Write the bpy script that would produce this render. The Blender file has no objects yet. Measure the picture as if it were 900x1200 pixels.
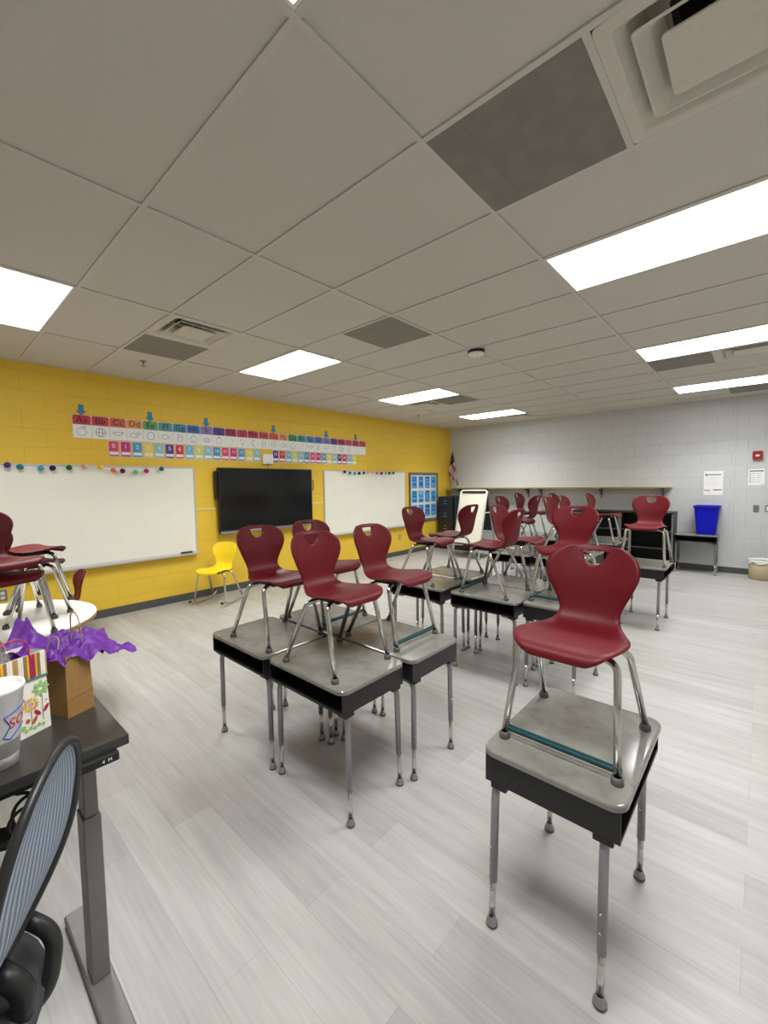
import bpy, bmesh, math, random
from mathutils import Vector, Matrix
random.seed(7)
C = bpy.context.scene.collection
PI = math.pi
H_CAM, HC = 1.581, 2.934          # camera height, ceiling height
YW, XW, YR, XF = 5.93, 9.148, -1.40, -1.50   # yellow wall, grey wall, right wall, wall behind
GX0, GY0, TX, TY = .8194, 1.0582, .6096, 1.2192   # ceiling grid

# ------------------------------------------------------------------ materials
def lin(c):
    return tuple(((v/255)/12.92 if v/255 <= .04045 else ((v/255+.055)/1.055)**2.4) for v in c)
MATS = {}
def mat(name, rgb, rough=.5, metal=0., var=.06, scale=30., bump=0., bscale=200., coat=0., spec=.5, trans=0., alpha=1.):
    if name in MATS: return MATS[name]
    m = bpy.data.materials.new(name); m.use_nodes = True
    nt = m.node_tree; b = nt.nodes['Principled BSDF']
    col = lin(rgb)
    tc = nt.nodes.new('ShaderNodeTexCoord')
    n = nt.nodes.new('ShaderNodeTexNoise'); n.inputs['Scale'].default_value = scale; n.inputs['Detail'].default_value = 4
    nt.links.new(tc.outputs['Object'], n.inputs['Vector'])
    r = nt.nodes.new('ShaderNodeValToRGB')
    r.color_ramp.elements[0].position = .3; r.color_ramp.elements[1].position = .7
    r.color_ramp.elements[0].color = tuple(min(1, c*(1-var)) for c in col)+(1,)
    r.color_ramp.elements[1].color = tuple(min(1, c*(1+var)) for c in col)+(1,)
    nt.links.new(n.outputs['Fac'], r.inputs['Fac']); nt.links.new(r.outputs['Color'], b.inputs['Base Color'])
    b.inputs['Roughness'].default_value = rough; b.inputs['Metallic'].default_value = metal
    b.inputs['Specular IOR Level'].default_value = spec
    if coat: b.inputs['Coat Weight'].default_value = coat; b.inputs['Coat Roughness'].default_value = .12
    if trans: b.inputs['Transmission Weight'].default_value = trans
    if alpha < 1: b.inputs['Alpha'].default_value = alpha
    if bump:
        n2 = nt.nodes.new('ShaderNodeTexNoise'); n2.inputs['Scale'].default_value = bscale; n2.inputs['Detail'].default_value = 3
        nt.links.new(tc.outputs['Object'], n2.inputs['Vector'])
        bp = nt.nodes.new('ShaderNodeBump'); bp.inputs['Strength'].default_value = bump; bp.inputs['Distance'].default_value = .01
        nt.links.new(n2.outputs['Fac'], bp.inputs['Height']); nt.links.new(bp.outputs['Normal'], b.inputs['Normal'])
    MATS[name] = m
    return m

def block_wall(name, rgb, axis, rough=.55):
    """painted concrete block: 8 by 16 inch courses with shallow joints"""
    m = bpy.data.materials.new(name); m.use_nodes = True; nt = m.node_tree; b = nt.nodes['Principled BSDF']
    L = nt.links.new
    tc = nt.nodes.new('ShaderNodeTexCoord'); sp = nt.nodes.new('ShaderNodeSeparateXYZ'); cb = nt.nodes.new('ShaderNodeCombineXYZ')
    L(tc.outputs['Object'], sp.inputs[0]); L(sp.outputs[axis], cb.inputs[0]); L(sp.outputs[2], cb.inputs[1])
    br = nt.nodes.new('ShaderNodeTexBrick'); br.inputs['Scale'].default_value = 1
    br.inputs['Brick Width'].default_value = .4064; br.inputs['Row Height'].default_value = .2032
    br.inputs['Mortar Size'].default_value = .0035; br.inputs['Mortar Smooth'].default_value = .6
    c = lin(rgb)
    br.inputs['Color1'].default_value = c+(1,); br.inputs['Color2'].default_value = tuple(x*.97 for x in c)+(1,)
    br.inputs['Mortar'].default_value = tuple(x*.90 for x in c)+(1,)
    L(cb.outputs[0], br.inputs['Vector']); L(br.outputs['Color'], b.inputs['Base Color'])
    n = nt.nodes.new('ShaderNodeTexNoise'); n.inputs['Scale'].default_value = 60; n.inputs['Detail'].default_value = 5
    L(tc.outputs['Object'], n.inputs['Vector'])
    ma = nt.nodes.new('ShaderNodeMath'); ma.operation = 'MULTIPLY_ADD'; ma.inputs[1].default_value = -1; ma.inputs[2].default_value = 1
    L(br.outputs['Fac'], ma.inputs[0])
    ad = nt.nodes.new('ShaderNodeMath'); ad.operation = 'MULTIPLY_ADD'; ad.inputs[1].default_value = .25
    L(n.outputs['Fac'], ad.inputs[0]); L(ma.outputs[0], ad.inputs[2])
    bp = nt.nodes.new('ShaderNodeBump'); bp.inputs['Strength'].default_value = .6; bp.inputs['Distance'].default_value = .005
    L(ad.outputs[0], bp.inputs['Height']); L(bp.outputs['Normal'], b.inputs['Normal'])
    b.inputs['Roughness'].default_value = rough
    return m

def floor_mat():
    m = bpy.data.materials.new('vinyl_plank'); m.use_nodes = True; nt = m.node_tree; b = nt.nodes['Principled BSDF']; L = nt.links.new
    tc = nt.nodes.new('ShaderNodeTexCoord'); sp = nt.nodes.new('ShaderNodeSeparateXYZ'); cb = nt.nodes.new('ShaderNodeCombineXYZ')
    L(tc.outputs['Object'], sp.inputs[0]); L(sp.outputs[1], cb.inputs[0]); L(sp.outputs[0], cb.inputs[1])
    br = nt.nodes.new('ShaderNodeTexBrick'); br.inputs['Scale'].default_value = 1
    br.inputs['Brick Width'].default_value = 1.22; br.inputs['Row Height'].default_value = .178
    br.inputs['Mortar Size'].default_value = .0008; br.inputs['Mortar Smooth'].default_value = .3; br.offset = .37; br.offset_frequency = 2
    br.inputs['Color1'].default_value = lin((178, 175, 171))+(1,); br.inputs['Color2'].default_value = lin((164, 160, 156))+(1,)
    br.inputs['Mortar'].default_value = lin((146, 141, 137))+(1,)
    L(cb.outputs[0], br.inputs['Vector'])
    # streaky grain along the plank, long soft cloudy streaks
    mp = nt.nodes.new('ShaderNodeMapping'); mp.inputs['Scale'].default_value = (1.6, 17, 1)
    L(cb.outputs[0], mp.inputs['Vector'])
    n = nt.nodes.new('ShaderNodeTexNoise'); n.inputs['Scale'].default_value = 1.; n.inputs['Detail'].default_value = 6; n.inputs['Roughness'].default_value = .6
    L(mp.outputs[0], n.inputs['Vector'])
    mp2 = nt.nodes.new('ShaderNodeMapping'); mp2.inputs['Scale'].default_value = (3.5, 90, 1)
    L(cb.outputs[0], mp2.inputs['Vector'])
    n2 = nt.nodes.new('ShaderNodeTexNoise'); n2.inputs['Scale'].default_value = 1.; n2.inputs['Detail'].default_value = 4
    L(mp2.outputs[0], n2.inputs['Vector'])
    r = nt.nodes.new('ShaderNodeValToRGB'); r.color_ramp.elements[0].position = .32; r.color_ramp.elements[1].position = .7
    r.color_ramp.elements[0].color = (.85, .842, .835, 1); r.color_ramp.elements[1].color = (1.07, 1.07, 1.07, 1)
    L(n.outputs['Fac'], r.inputs['Fac'])
    r2 = nt.nodes.new('ShaderNodeValToRGB'); r2.color_ramp.elements[0].position = .3; r2.color_ramp.elements[1].position = .7
    r2.color_ramp.elements[0].color = (.93, .93, .93, 1); r2.color_ramp.elements[1].color = (1.04, 1.04, 1.04, 1)
    L(n2.outputs['Fac'], r2.inputs['Fac'])
    mx = nt.nodes.new('ShaderNodeMix'); mx.data_type = 'RGBA'; mx.blend_type = 'MULTIPLY'; mx.inputs[0].default_value = 1
    L(br.outputs['Color'], mx.inputs[6]); L(r.outputs['Color'], mx.inputs[7])
    mx2 = nt.nodes.new('ShaderNodeMix'); mx2.data_type = 'RGBA'; mx2.blend_type = 'MULTIPLY'; mx2.inputs[0].default_value = 1
    L(mx.outputs[2], mx2.inputs[6]); L(r2.outputs['Color'], mx2.inputs[7]); L(mx2.outputs[2], b.inputs['Base Color'])
    b.inputs['Roughness'].default_value = .42
    bp = nt.nodes.new('ShaderNodeBump'); bp.inputs['Strength'].default_value = .08; bp.inputs['Distance'].default_value = .002
    L(n2.outputs['Fac'], bp.inputs['Height']); L(bp.outputs['Normal'], b.inputs['Normal'])
    return m

def emit_mat(name, rgb, s):
    m = bpy.data.materials.new(name); m.use_nodes = True; nt = m.node_tree
    for n in list(nt.nodes):
        if n.type == 'BSDF_PRINCIPLED': nt.nodes.remove(n)
    e = nt.nodes.new('ShaderNodeEmission'); e.inputs['Color'].default_value = rgb+(1,); e.inputs['Strength'].default_value = s
    # faint prismatic lens texture
    tc = nt.nodes.new('ShaderNodeTexCoord'); v = nt.nodes.new('ShaderNodeTexVoronoi'); v.inputs['Scale'].default_value = 90
    nt.links.new(tc.outputs['Object'], v.inputs['Vector'])
    mr = nt.nodes.new('ShaderNodeMapRange'); mr.inputs['To Min'].default_value = s*.97; mr.inputs['To Max'].default_value = s*1.03
    nt.links.new(v.outputs['Distance'], mr.inputs['Value']); nt.links.new(mr.outputs[0], e.inputs['Strength'])
    nt.links.new(e.outputs[0], nt.nodes['Material Output'].inputs['Surface'])
    return m

def laminate_mat():
    m = bpy.data.materials.new('grey_nebula_desktop'); m.use_nodes = True; nt = m.node_tree; b = nt.nodes['Principled BSDF']; L = nt.links.new
    tc = nt.nodes.new('ShaderNodeTexCoord')
    n = nt.nodes.new('ShaderNodeTexNoise'); n.inputs['Scale'].default_value = 9; n.inputs['Detail'].default_value = 7; n.inputs['Roughness'].default_value = .62; n.inputs['Distortion'].default_value = .6
    L(tc.outputs['Object'], n.inputs['Vector'])
    r = nt.nodes.new('ShaderNodeValToRGB'); r.color_ramp.elements[0].position = .3; r.color_ramp.elements[1].position = .72
    r.color_ramp.elements[0].color = lin((112, 109, 103))+(1,); r.color_ramp.elements[1].color = lin((140, 137, 130))+(1,)
    L(n.outputs['Fac'], r.inputs['Fac']); L(r.outputs['Color'], b.inputs['Base Color'])
    b.inputs['Roughness'].default_value = .11; b.inputs['Specular IOR Level'].default_value = .6
    return m

def tile_mat():
    m = mat('ceiling_tile', (203, 198, 189), .9, var=.03, scale=180, bump=.25, bscale=160)
    return m

M_yellow = block_wall('yellow_block_paint', (230, 191, 58), 0)
M_grey = block_wall('grey_block_paint', (198, 199, 199), 1)
M_greyx = block_wall('grey_block_paint_side', (212, 211, 208), 0)
M_floor = floor_mat()
M_tile = tile_mat()
M_tee = mat('ceiling_tee_paint', (203, 198, 190), .6, var=.02)
M_light = emit_mat('lamp_lens', (.98, 1., .985), 9.)
M_lightframe = mat('lamp_frame_white', (225, 222, 214), .45, var=.02)
M_vent = mat('vent_white_enamel', (205, 200, 188), .5, var=.03)
M_ventdark = mat('vent_duct_dark', (28, 27, 26), .8)
M_return = mat('return_plate_grey', (128, 124, 116), .6, var=.08, scale=12, bump=.2, bscale=700)
M_base = mat('baseboard_vinyl', (78, 78, 76), .5, var=.05)
M_red = mat('maroon_plastic', (97, 17, 26), .44, spec=.24, var=.04, scale=8, bump=.06, bscale=900)
M_yel = mat('yellow_plastic', (248, 214, 30), .38, var=.03, scale=8, bump=.05, bscale=900)
M_chrome = mat('chrome_tube', (205, 203, 198), .17, metal=1., var=.03)
M_silver = mat('silver_painted_leg', (150, 150, 152), .38, metal=.75, var=.05)
M_glide = mat('glide_grey_plastic', (88, 84, 80), .5, var=.05)
M_dark = mat('black_plastic', (22, 22, 23), .42, var=.15)
M_box = mat('black_bookbox_metal', (19, 19, 20), .4, var=.12, bump=.08, bscale=500)
M_top = laminate_mat()
M_wb = mat('whiteboard_surface', (234, 231, 218), .22, var=.02, scale=3)
M_alu = mat('brushed_aluminium', (176, 176, 174), .35, metal=.9, var=.06)
M_wbf = mat('whiteboard_frame', (196, 195, 191), .4, metal=.25, var=.03)
M_screen = mat('black_screen_glass', (13, 14, 15), .16, var=.05)
M_bezel = mat('screen_bezel_black', (16, 16, 17), .4)
M_white = mat('white_plastic', (232, 230, 224), .45, var=.02)
M_paper = mat('white_paper', (236, 236, 234), .7, var=.02, scale=60)
M_ink = mat('black_ink', (30, 30, 32), .7)
M_greyink = mat('grey_ink', (120, 120, 124), .7)
M_redink = mat('red_ink', (168, 34, 44), .6)
M_cork = mat('bulletin_backing', (214, 214, 206), .85, var=.06, scale=80)
M_bframe = mat('bulletin_frame_grey', (105, 103, 108), .5, var=.05)
M_card = mat('blue_card', (38, 140, 214), .5, var=.18, scale=14)
M_teal = mat('teal_band', (22, 72, 74), .5, var=.1)
M_file = mat('black_file_cabinet', (34, 34, 37), .38, var=.08)
M_shelf = mat('birch_shelf', (208, 190, 150), .45, var=.08, scale=10)
M_bracket = mat('grey_bracket', (112, 112, 112), .45, metal=.3)
M_blue = mat('blue_bin_plastic', (8, 14, 176), .4, spec=.25, var=.06)
M_can = mat('beige_can_plastic', (168, 152, 122), .5, var=.05)
M_bag = mat('clear_white_liner', (226, 228, 230), .35, var=.05, bump=.4, bscale=40)
M_tdesk = mat('black_oak_desktop', (52, 49, 46), .32, var=.12, scale=20)
M_tleg = mat('grey_powder_coat', (118, 116, 110), .45, metal=.2, var=.04)
M_kraft = mat('kraft_paper', (150, 112, 62), .7, var=.06, scale=40, bump=.15, bscale=60)
M_twine = mat('paper_twine', (164, 140, 112), .7)
M_purple = mat('purple_tissue', (98, 30, 140), .5, var=.14, scale=25, bump=.3, bscale=50)
M_pink = mat('pink_cord', (196, 38, 104), .55)
M_foil = mat('silver_foil_wrap', (190, 190, 194), .2, metal=.85, var=.2, scale=30, bump=.6, bscale=45)
M_foam = mat('white_foam', (236, 232, 230), .55, var=.02, bump=.05, bscale=300)
M_logoB = mat('logo_blue', (40, 70, 170), .5)
M_logoR = mat('logo_red', (196, 30, 44), .5)
M_frame = mat('charcoal_chair_frame', (30, 30, 31), .42, var=.08)
M_rtop = mat('white_table_laminate', (238, 235, 228), .16, var=.02, scale=6)
M_wood = mat('wood_edge', (176, 138, 84), .5, var=.12, scale=25)
M_alarm = mat('alarm_red', (150, 18, 30), .35)
M_steel = mat('stainless_plate', (150, 148, 142), .35, metal=.8)
M_easelw = mat('easel_white_frame', (232, 231, 226), .4, var=.02)
M_black = mat('matte_black', (18, 18, 19), .6)
M_navy = mat('flag_navy', (24, 26, 58), .8)
M_fred = mat('flag_red', (150, 24, 36), .8)
M_fwhite = mat('flag_white', (226, 222, 216), .8)
M_arrow = mat('arrow_blue', (30, 134, 190), .5, var=.04)
M_seat = mat('charcoal_fabric', (58, 60, 62), .85, var=.1, bump=.3, bscale=400)
def chair_mesh_mat():
    m = bpy.data.materials.new('blue_grey_mesh_fabric'); m.use_nodes = True; nt = m.node_tree; b = nt.nodes['Principled BSDF']; L = nt.links.new
    uv = nt.nodes.new('ShaderNodeUVMap'); sp = nt.nodes.new('ShaderNodeSeparateXYZ'); L(uv.outputs[0], sp.inputs[0])
    mu = nt.nodes.new('ShaderNodeMath'); mu.operation = 'MULTIPLY'; mu.inputs[1].default_value = 2*PI*24; L(sp.outputs[0], mu.inputs[0])
    si = nt.nodes.new('ShaderNodeMath'); si.operation = 'SINE'; L(mu.outputs[0], si.inputs[0])
    r = nt.nodes.new('ShaderNodeValToRGB'); r.color_ramp.elements[0].position = .25; r.color_ramp.elements[1].position = .75
    r.color_ramp.elements[0].color = lin((150, 162, 184))+(1,); r.color_ramp.elements[1].color = lin((214, 225, 240))+(1,)
    mr = nt.nodes.new('ShaderNodeMapRange'); mr.inputs['From Min'].default_value = -1; L(si.outputs[0], mr.inputs['Value']); L(mr.outputs[0], r.inputs['Fac'])
    L(r.outputs['Color'], b.inputs['Base Color']); b.inputs['Roughness'].default_value = .6
    bp = nt.nodes.new('ShaderNodeBump'); bp.inputs['Strength'].default_value = .5; bp.inputs['Distance'].default_value = .003
    L(si.outputs[0], bp.inputs['Height']); L(bp.outputs['Normal'], b.inputs['Normal'])
    return m
M_mesh = chair_mesh_mat()

# ------------------------------------------------------------------ mesh builder
class MB:
    def __init__(s): s.v, s.f, s.mi, s.sm, s.mats = [], [], [], [], []
    def slot(s, m):
        if m not in s.mats: s.mats.append(m)
        return s.mats.index(m)
    def add(s, vs, fs, m, smooth=False, M=None):
        o = len(s.v)
        for p in vs:
            p = Vector(p); s.v.append(tuple(M @ p if M else p))
        k = s.slot(m)
        for f in fs: s.f.append(tuple(i+o for i in f)); s.mi.append(k); s.sm.append(smooth)
        return s
    def addbm(s, bm, m, smooth=False, M=None):
        bm.verts.ensure_lookup_table(); bm.verts.index_update()
        s.add([v.co[:] for v in bm.verts], [[v.index for v in f.verts] for f in bm.faces], m, smooth, M); bm.free(); return s
    def box(s, x0, x1, y0, y1, z0, z1, m, bev=0, M=None, seg=2):
        if bev:
            bm = bmesh.new(); bmesh.ops.create_cube(bm, size=1)
            for v in bm.verts: v.co = ((x0+x1)/2+v.co.x*(x1-x0), (y0+y1)/2+v.co.y*(y1-y0), (z0+z1)/2+v.co.z*(z1-z0))
            bmesh.ops.bevel(bm, geom=bm.edges[:], offset=bev, segments=seg, affect='EDGES', profile=.5)
            return s.addbm(bm, m, False, M)
        vs = [(x, y, z) for x in (x0, x1) for y in (y0, y1) for z in (z0, z1)]
        return s.add(vs, [(0, 1, 3, 2), (4, 6, 7, 5), (0, 4, 5, 1), (2, 3, 7, 6), (0, 2, 6, 4), (1, 5, 7, 3)], m, False, M)
    def tube(s, pts, r, m, seg=10, cap=True, closed=False, M=None):
        pts = [Vector(p) for p in pts]; n = len(pts); rad = r if isinstance(r, (list, tuple)) else [r]*n
        T = []
        for i in range(n):
            a = pts[(i-1) % n] if (closed or i > 0) else pts[i]; b = pts[(i+1) % n] if (closed or i < n-1) else pts[i]
            T.append((b-a).normalized())
        up = Vector((0, 0, 1)) if abs(T[0].z) < .9 else Vector((1, 0, 0))
        N = (up-T[0]*up.dot(T[0])).normalized(); vs = []
        for i in range(n):
            N = (N-T[i]*N.dot(T[i])).normalized(); B = T[i].cross(N)
            for k in range(seg):
                a = 2*PI*k/seg; vs.append(pts[i]+(N*math.cos(a)+B*math.sin(a))*rad[i])
        fs = []
        for i in range(n if closed else n-1):
            j = (i+1) % n
            for k in range(seg): fs.append((i*seg+k, i*seg+(k+1) % seg, j*seg+(k+1) % seg, j*seg+k))
        s.add(vs, fs, m, True, M)
        if cap and not closed:
            s.add(vs[:seg], [tuple(range(seg))[::-1]], m, False, M); s.add(vs[-seg:], [tuple(range(seg))], m, False, M)
        return s
    def lathe(s, prof, m, c=(0, 0, 0), seg=20, M=None, smooth=True):
        vs = []; 
        for r, z in prof:
            for k in range(seg):
                a = 2*PI*k/seg; vs.append((c[0]+r*math.cos(a), c[1]+r*math.sin(a), c[2]+z))
        fs = []
        for i in range(len(prof)-1):
            for k in range(seg): fs.append((i*seg+k, i*seg+(k+1) % seg, (i+1)*seg+(k+1) % seg, (i+1)*seg+k))
        return s.add(vs, fs, m, smooth, M)
    def disc(s, c, r, z, m, seg=20, flip=False, M=None):
        idx = tuple(range(seg)); return s.add([(c[0]+r*math.cos(2*PI*k/seg), c[1]+r*math.sin(2*PI*k/seg), z) for k in range(seg)], [idx[::-1] if flip else idx], m, False, M)
    def prism(s, out, z0, z1, m, M=None, smooth=False):
        n = len(out); vs = [(x, y, z0) for x, y in out]+[(x, y, z1) for x, y in out]
        s.add(vs, [tuple(range(n))[::-1], tuple(range(n, 2*n))], m, False, M)
        return s.add(vs, [(i, (i+1) % n, n+(i+1) % n, n+i) for i in range(n)], m, smooth, M)
    def grid(s, fn, nu, nv, m, M=None, smooth=True):
        vs = [fn(i/nu, j/nv) for j in range(nv+1) for i in range(nu+1)]
        fs = [(j*(nu+1)+i, j*(nu+1)+i+1, (j+1)*(nu+1)+i+1, (j+1)*(nu+1)+i) for j in range(nv) for i in range(nu)]
        return s.add(vs, fs, m, smooth, M)
    def mesh(s, name):
        me = bpy.data.meshes.new(name); me.from_pydata(s.v, [], s.f)
        for m in s.mats: me.materials.append(m)
        for p, k, q in zip(me.polygons, s.mi, s.sm): p.material_index = k; p.use_smooth = q
        bm = bmesh.new(); bm.from_mesh(me); bmesh.ops.remove_doubles(bm, verts=bm.verts, dist=1e-6)
        bmesh.ops.recalc_face_normals(bm, faces=bm.faces); bm.to_mesh(me); bm.free(); me.update()
        return me
    def build(s, name, parent=None, **kw):
        o = bpy.data.objects.new(name, s.mesh(name)); C.objects.link(o)
        if parent: o.parent = parent
        for k, v in kw.items(): o[k] = v
        return o

def rrect(x0, x1, y0, y1, r, n=6):
    out = []
    for cx, cy, a0 in ((x1-r, y0+r, -90), (x1-r, y1-r, 0), (x0+r, y1-r, 90), (x0+r, y0+r, 180)):
        for i in range(n+1):
            a = math.radians(a0+90*i/n); out.append((cx+r*math.cos(a), cy+r*math.sin(a)))
    return out
def fillet(pts, r, n=6):
    pts = [Vector(p) for p in pts]; out = [pts[0]]
    for i in range(1, len(pts)-1):
        a, b, c = pts[i-1], pts[i], pts[i+1]; u = (a-b); v = (c-b); d = min(r, u.length*.49, v.length*.49)
        p, q = b+u.normalized()*d, b+v.normalized()*d
        for k in range(n+1):
            t = k/n; out.append(p*(1-t)**2+b*2*t*(1-t)+q*t*t)
    out.append(pts[-1]); return out
def thing(name, label, cat, loc=(0, 0, 0), rz=0, group=None, scale=1.):
    o = bpy.data.objects.new(name, None); C.objects.link(o); o.location = loc; o.rotation_euler = (0, 0, rz); o.scale = (scale,)*3
    o.empty_display_size = .05
    o['label'] = label; o['category'] = cat
    if group: o['group'] = group
    return o
def tag(o, label, cat, group=None):
    o['label'] = label; o['category'] = cat
    if group: o['group'] = group
    return o
def struct(o): o['kind'] = 'structure'; return o
def copy_tree(o, parent=None):
    c = o.copy(); C.objects.link(c)
    if parent: c.parent = parent
    for ch in list(o.children): copy_tree(ch, c)
    return c
def text_mb(mb, body, size, m, M, depth=.0004, align='CENTER', wrap=None):
    """lettering as mesh, lying in the XY plane of M"""
    cu = bpy.data.curves.new('lettering', 'FONT'); cu.body = body; cu.size = size; cu.align_x = align; cu.align_y = 'CENTER'; cu.extrude = depth; cu.resolution_u = 3
    ob = bpy.data.objects.new('lettering', cu); C.objects.link(ob)
    dg = bpy.context.evaluated_depsgraph_get(); me = bpy.data.meshes.new_from_object(ob.evaluated_get(dg))
    bpy.data.objects.remove(ob); bpy.data.curves.remove(cu)
    vs = [v.co.copy() for v in me.vertices]; fs = [tuple(p.vertices) for p in me.polygons]
    bpy.data.meshes.remove(me)
    if wrap: vs = [wrap(v) for v in vs]
    mb.add(vs, fs, m, False, M)
# frame on a wall: local x = to the right as seen, y = up, z = out of the wall
def on_left(x, z, d=0.): return Matrix(((1, 0, 0, x), (0, 0, -1, YW-d), (0, 1, 0, z), (0, 0, 0, 1)))
def on_back(y, z, d=0.): return Matrix(((0, 0, -1, XW-d), (-1, 0, 0, y), (0, 1, 0, z), (0, 0, 0, 1)))

# ------------------------------------------------------------------ the room
mb = MB(); mb.box(XF, XW, YR, YW, -.1, 0, M_floor); struct(mb.build('floor'))
mb = MB(); mb.box(XF, XW+.2, YW, YW+.2, 0, HC+.3, M_yellow); struct(mb.build('wall_left'))
mb = MB(); mb.box(XW, XW+.2, YR, YW, 0, HC+.3, M_grey); struct(mb.build('wall_back'))
mb = MB(); mb.box(XF-.2, XW+.2, YR-.2, YR, 0, HC+.3, M_greyx); struct(mb.build('wall_right'))
mb = MB(); mb.box(XF-.2, XF, YR, YW+.2, 0, HC+.3, M_grey); struct(mb.build('wall_front'))
mb = MB(); mb.box(XF, XW-.008, YW-.008, YW, 0, .1, M_base); struct(mb.build('baseboard_left'))
mb = MB(); mb.box(XW-.008, XW, YR, YW, 0, .1, M_base); struct(mb.build('baseboard_back'))
mb = MB(); mb.box(XF, XW-.008, YR, YR+.008, 0, .1, M_base); struct(mb.build('baseboard_right'))
mb = MB(); mb.box(XW-.002, XW, .355, .363, .1, HC, mat('joint_sealant', (186, 185, 182), .7)); struct(mb.build('trim_1'))

# ceiling: tiles in a tee grid, cells left open under the air diffusers
U = lambda u: GX0+TX*u
V = lambda v: GY0+TY*v
# (u, v_lo) half cells: v counted in tile lengths, halves of .5
DIFF = [(1, 2.), (1, -1.), (8, 2.5), (12, 2.), (8, -1.)]      # square air diffusers
RET = [(1, 2.5), (1, -.5), (3, 1.), (8, 2.), (8, -.5), (12, -1.)]   # grey plates
LIGHTS = [(u, v) for v in (2, -1) for u in (-1, 3, 7, 11)]
mb = MB(); zt = HC+.008
u0, u1 = -4, 13
for u in range(u0, u1+1):
    for k in range(-4, 8):
        v = k/2
        x0, x1 = max(U(u), XF), min(U(u+1), XW); y0, y1 = max(V(v), YR), min(V(v+.5), YW)
        if x1 <= x0 or y1 <= y0 or (u, v) in DIFF: continue
        mb.add([(x0, y0, zt), (x1, y0, zt), (x1, y1, zt), (x0, y1, zt)], [(0, 3, 2, 1)], M_tile)
for u in range(u0, u1+1):
    x = U(u)
    if x > XF: mb.box(x-.012, x+.012, YR, YW, HC, HC+.007, M_tee)
for v in range(-2, 4):
    y = V(v)
    if YR < y < YW-.05: mb.box(XF, XW, y-.012, y+.012, HC-.0006, HC+.0071, M_tee)
for u, v in DIFF+RET:
    y = V(v+.5) if v % 1 == 0 else V(v)
    mb.box(U(u), U(u+1), y-.012, y+.012, HC+.0006, HC+.0069, M_tee)
mb.box(XF, XW, YW-.02, YW, HC-.0009, HC+.0072, M_tee); mb.box(XW-.02, XW, YR, YW, HC-.0012, HC+.0073, M_tee)
mb.box(XF, XW, YR, YW, HC+.28, HC+.3, M_tile)
struct(mb.build('ceiling'))

lab = {(-1, 2): 'bright rectangular ceiling light cut by the left edge of the photo', (-1, -1): 'bright ceiling light corner peeking in at the top edge',
       (3, 2): 'bright ceiling light above the display screen, nearest whole panel in its row', (7, 2): 'bright ceiling light panel above the second whiteboard',
       (11, 2): 'small far ceiling light panel nearest the flag corner', (3, -1): 'largest bright ceiling light, long panel beside the big air vent',
       (7, -1): 'second bright ceiling light down the right row, between two vents', (11, -1): 'farthest bright ceiling light in the right row, by the grey wall'}
for u, v in LIGHTS:
    t = thing('ceiling_light', lab[(u, v)], 'ceiling light', ((U(u)+U(u+1))/2, V(v+.5), HC), 0, 'recessed ceiling light panels')
    a, b = TX/2-.013, TY/2-.013
    m1 = MB()
    for x0, x1, y0, y1 in ((-a, a, -b, -b+.012), (-a, a, b-.012, b), (-a, -a+.012, -b+.012, b-.012), (a-.012, a, -b+.012, b-.012)):
        m1.box(x0, x1, y0, y1, .001, .007, M_lightframe)
    m1.build('frame', t)
    m2 = MB(); m2.box(-a+.012, a-.012, -b+.012, b-.012, .003, .006, M_light); m2.build('diffuser', t)
    ld = bpy.data.lights.new('lamp', 'AREA'); ld.shape = 'RECTANGLE'; ld.size = 2*a-.03; ld.size_y = 2*b-.03; ld.energy = 27; ld.spread = math.radians(125); ld.color = (.965, 1., .99)
    lo = bpy.data.objects.new('lamp', ld); C.objects.link(lo); lo.parent = t; lo.location = (0, 0, .0005)

dl = {(1, 2.): 'square white air diffuser in front of yellow wall, above whiteboard', (1, -1.): 'large square white air diffuser in the top right corner',
      (8, 2.5): 'small far air diffuser beside the light over second whiteboard', (12, 2.): 'tiny far air diffuser beside the farthest left-row light',
      (8, -1.): 'white air diffuser along the second right-row light'}
for u, v in DIFF:
    t = thing('air_diffuser', dl[(u, v)], 'air vent', ((U(u)+U(u+1))/2, V(v+.25), HC), 0, 'square ceiling air diffusers')
    a = TX/2-.013
    def ring(m, prof, mm):     # square rings: list of (half width, z)
        vs = []; fs = []
        for h, z in prof:
            for x, y in rrect(-h, h, -h, h, min(.02, h*.15), 4): vs.append((x, y, z))
        n = 20
        for i in range(len(prof)-1):
            for k in range(n): fs.append((i*n+k, i*n+(k+1) % n, (i+1)*n+(k+1) % n, (i+1)*n+k))
        m.add(vs, fs, mm, False)
    m = MB(); ring(m, [(a, 0), (a-.035, 0), (a-.045, .003), (a-.075, .03), (a-.12, .085), (.12, .10)], M_vent); m.build('housing', t)
    m = MB(); m.lathe([(.12, .10), (.12, .24)], M_ventdark); m.disc((0, 0), .12, .24, M_ventdark, flip=True)
    ring(m, [(.13, .1005), (.1, .102)], M_ventdark); m.build('duct', t)
    m = MB(); ring(m, [(.205, -.002), (.2, .0), (.165, .028), (.135, .06), (.13, .062), (.16, .026), (.195, -.003), (.205, -.002)], M_vent); m.build('cone', t)
    m = MB(); m.prism(rrect(-.135, .135, -.135, .135, .015), -.006, .0, M_vent); ring(m, [(.135, 0), (.12, .012), (.0825, .03)], M_vent); m.build('centre_plate', t)
    m = MB()
    for q in (-1, 1): m.box(q*.19-.004, q*.19+.004, -.004, .004, .02, .11, M_vent)
    m.box(-.004, .004, -.004, .004, 0, .1, M_vent); m.build('hanger', t)
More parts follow.
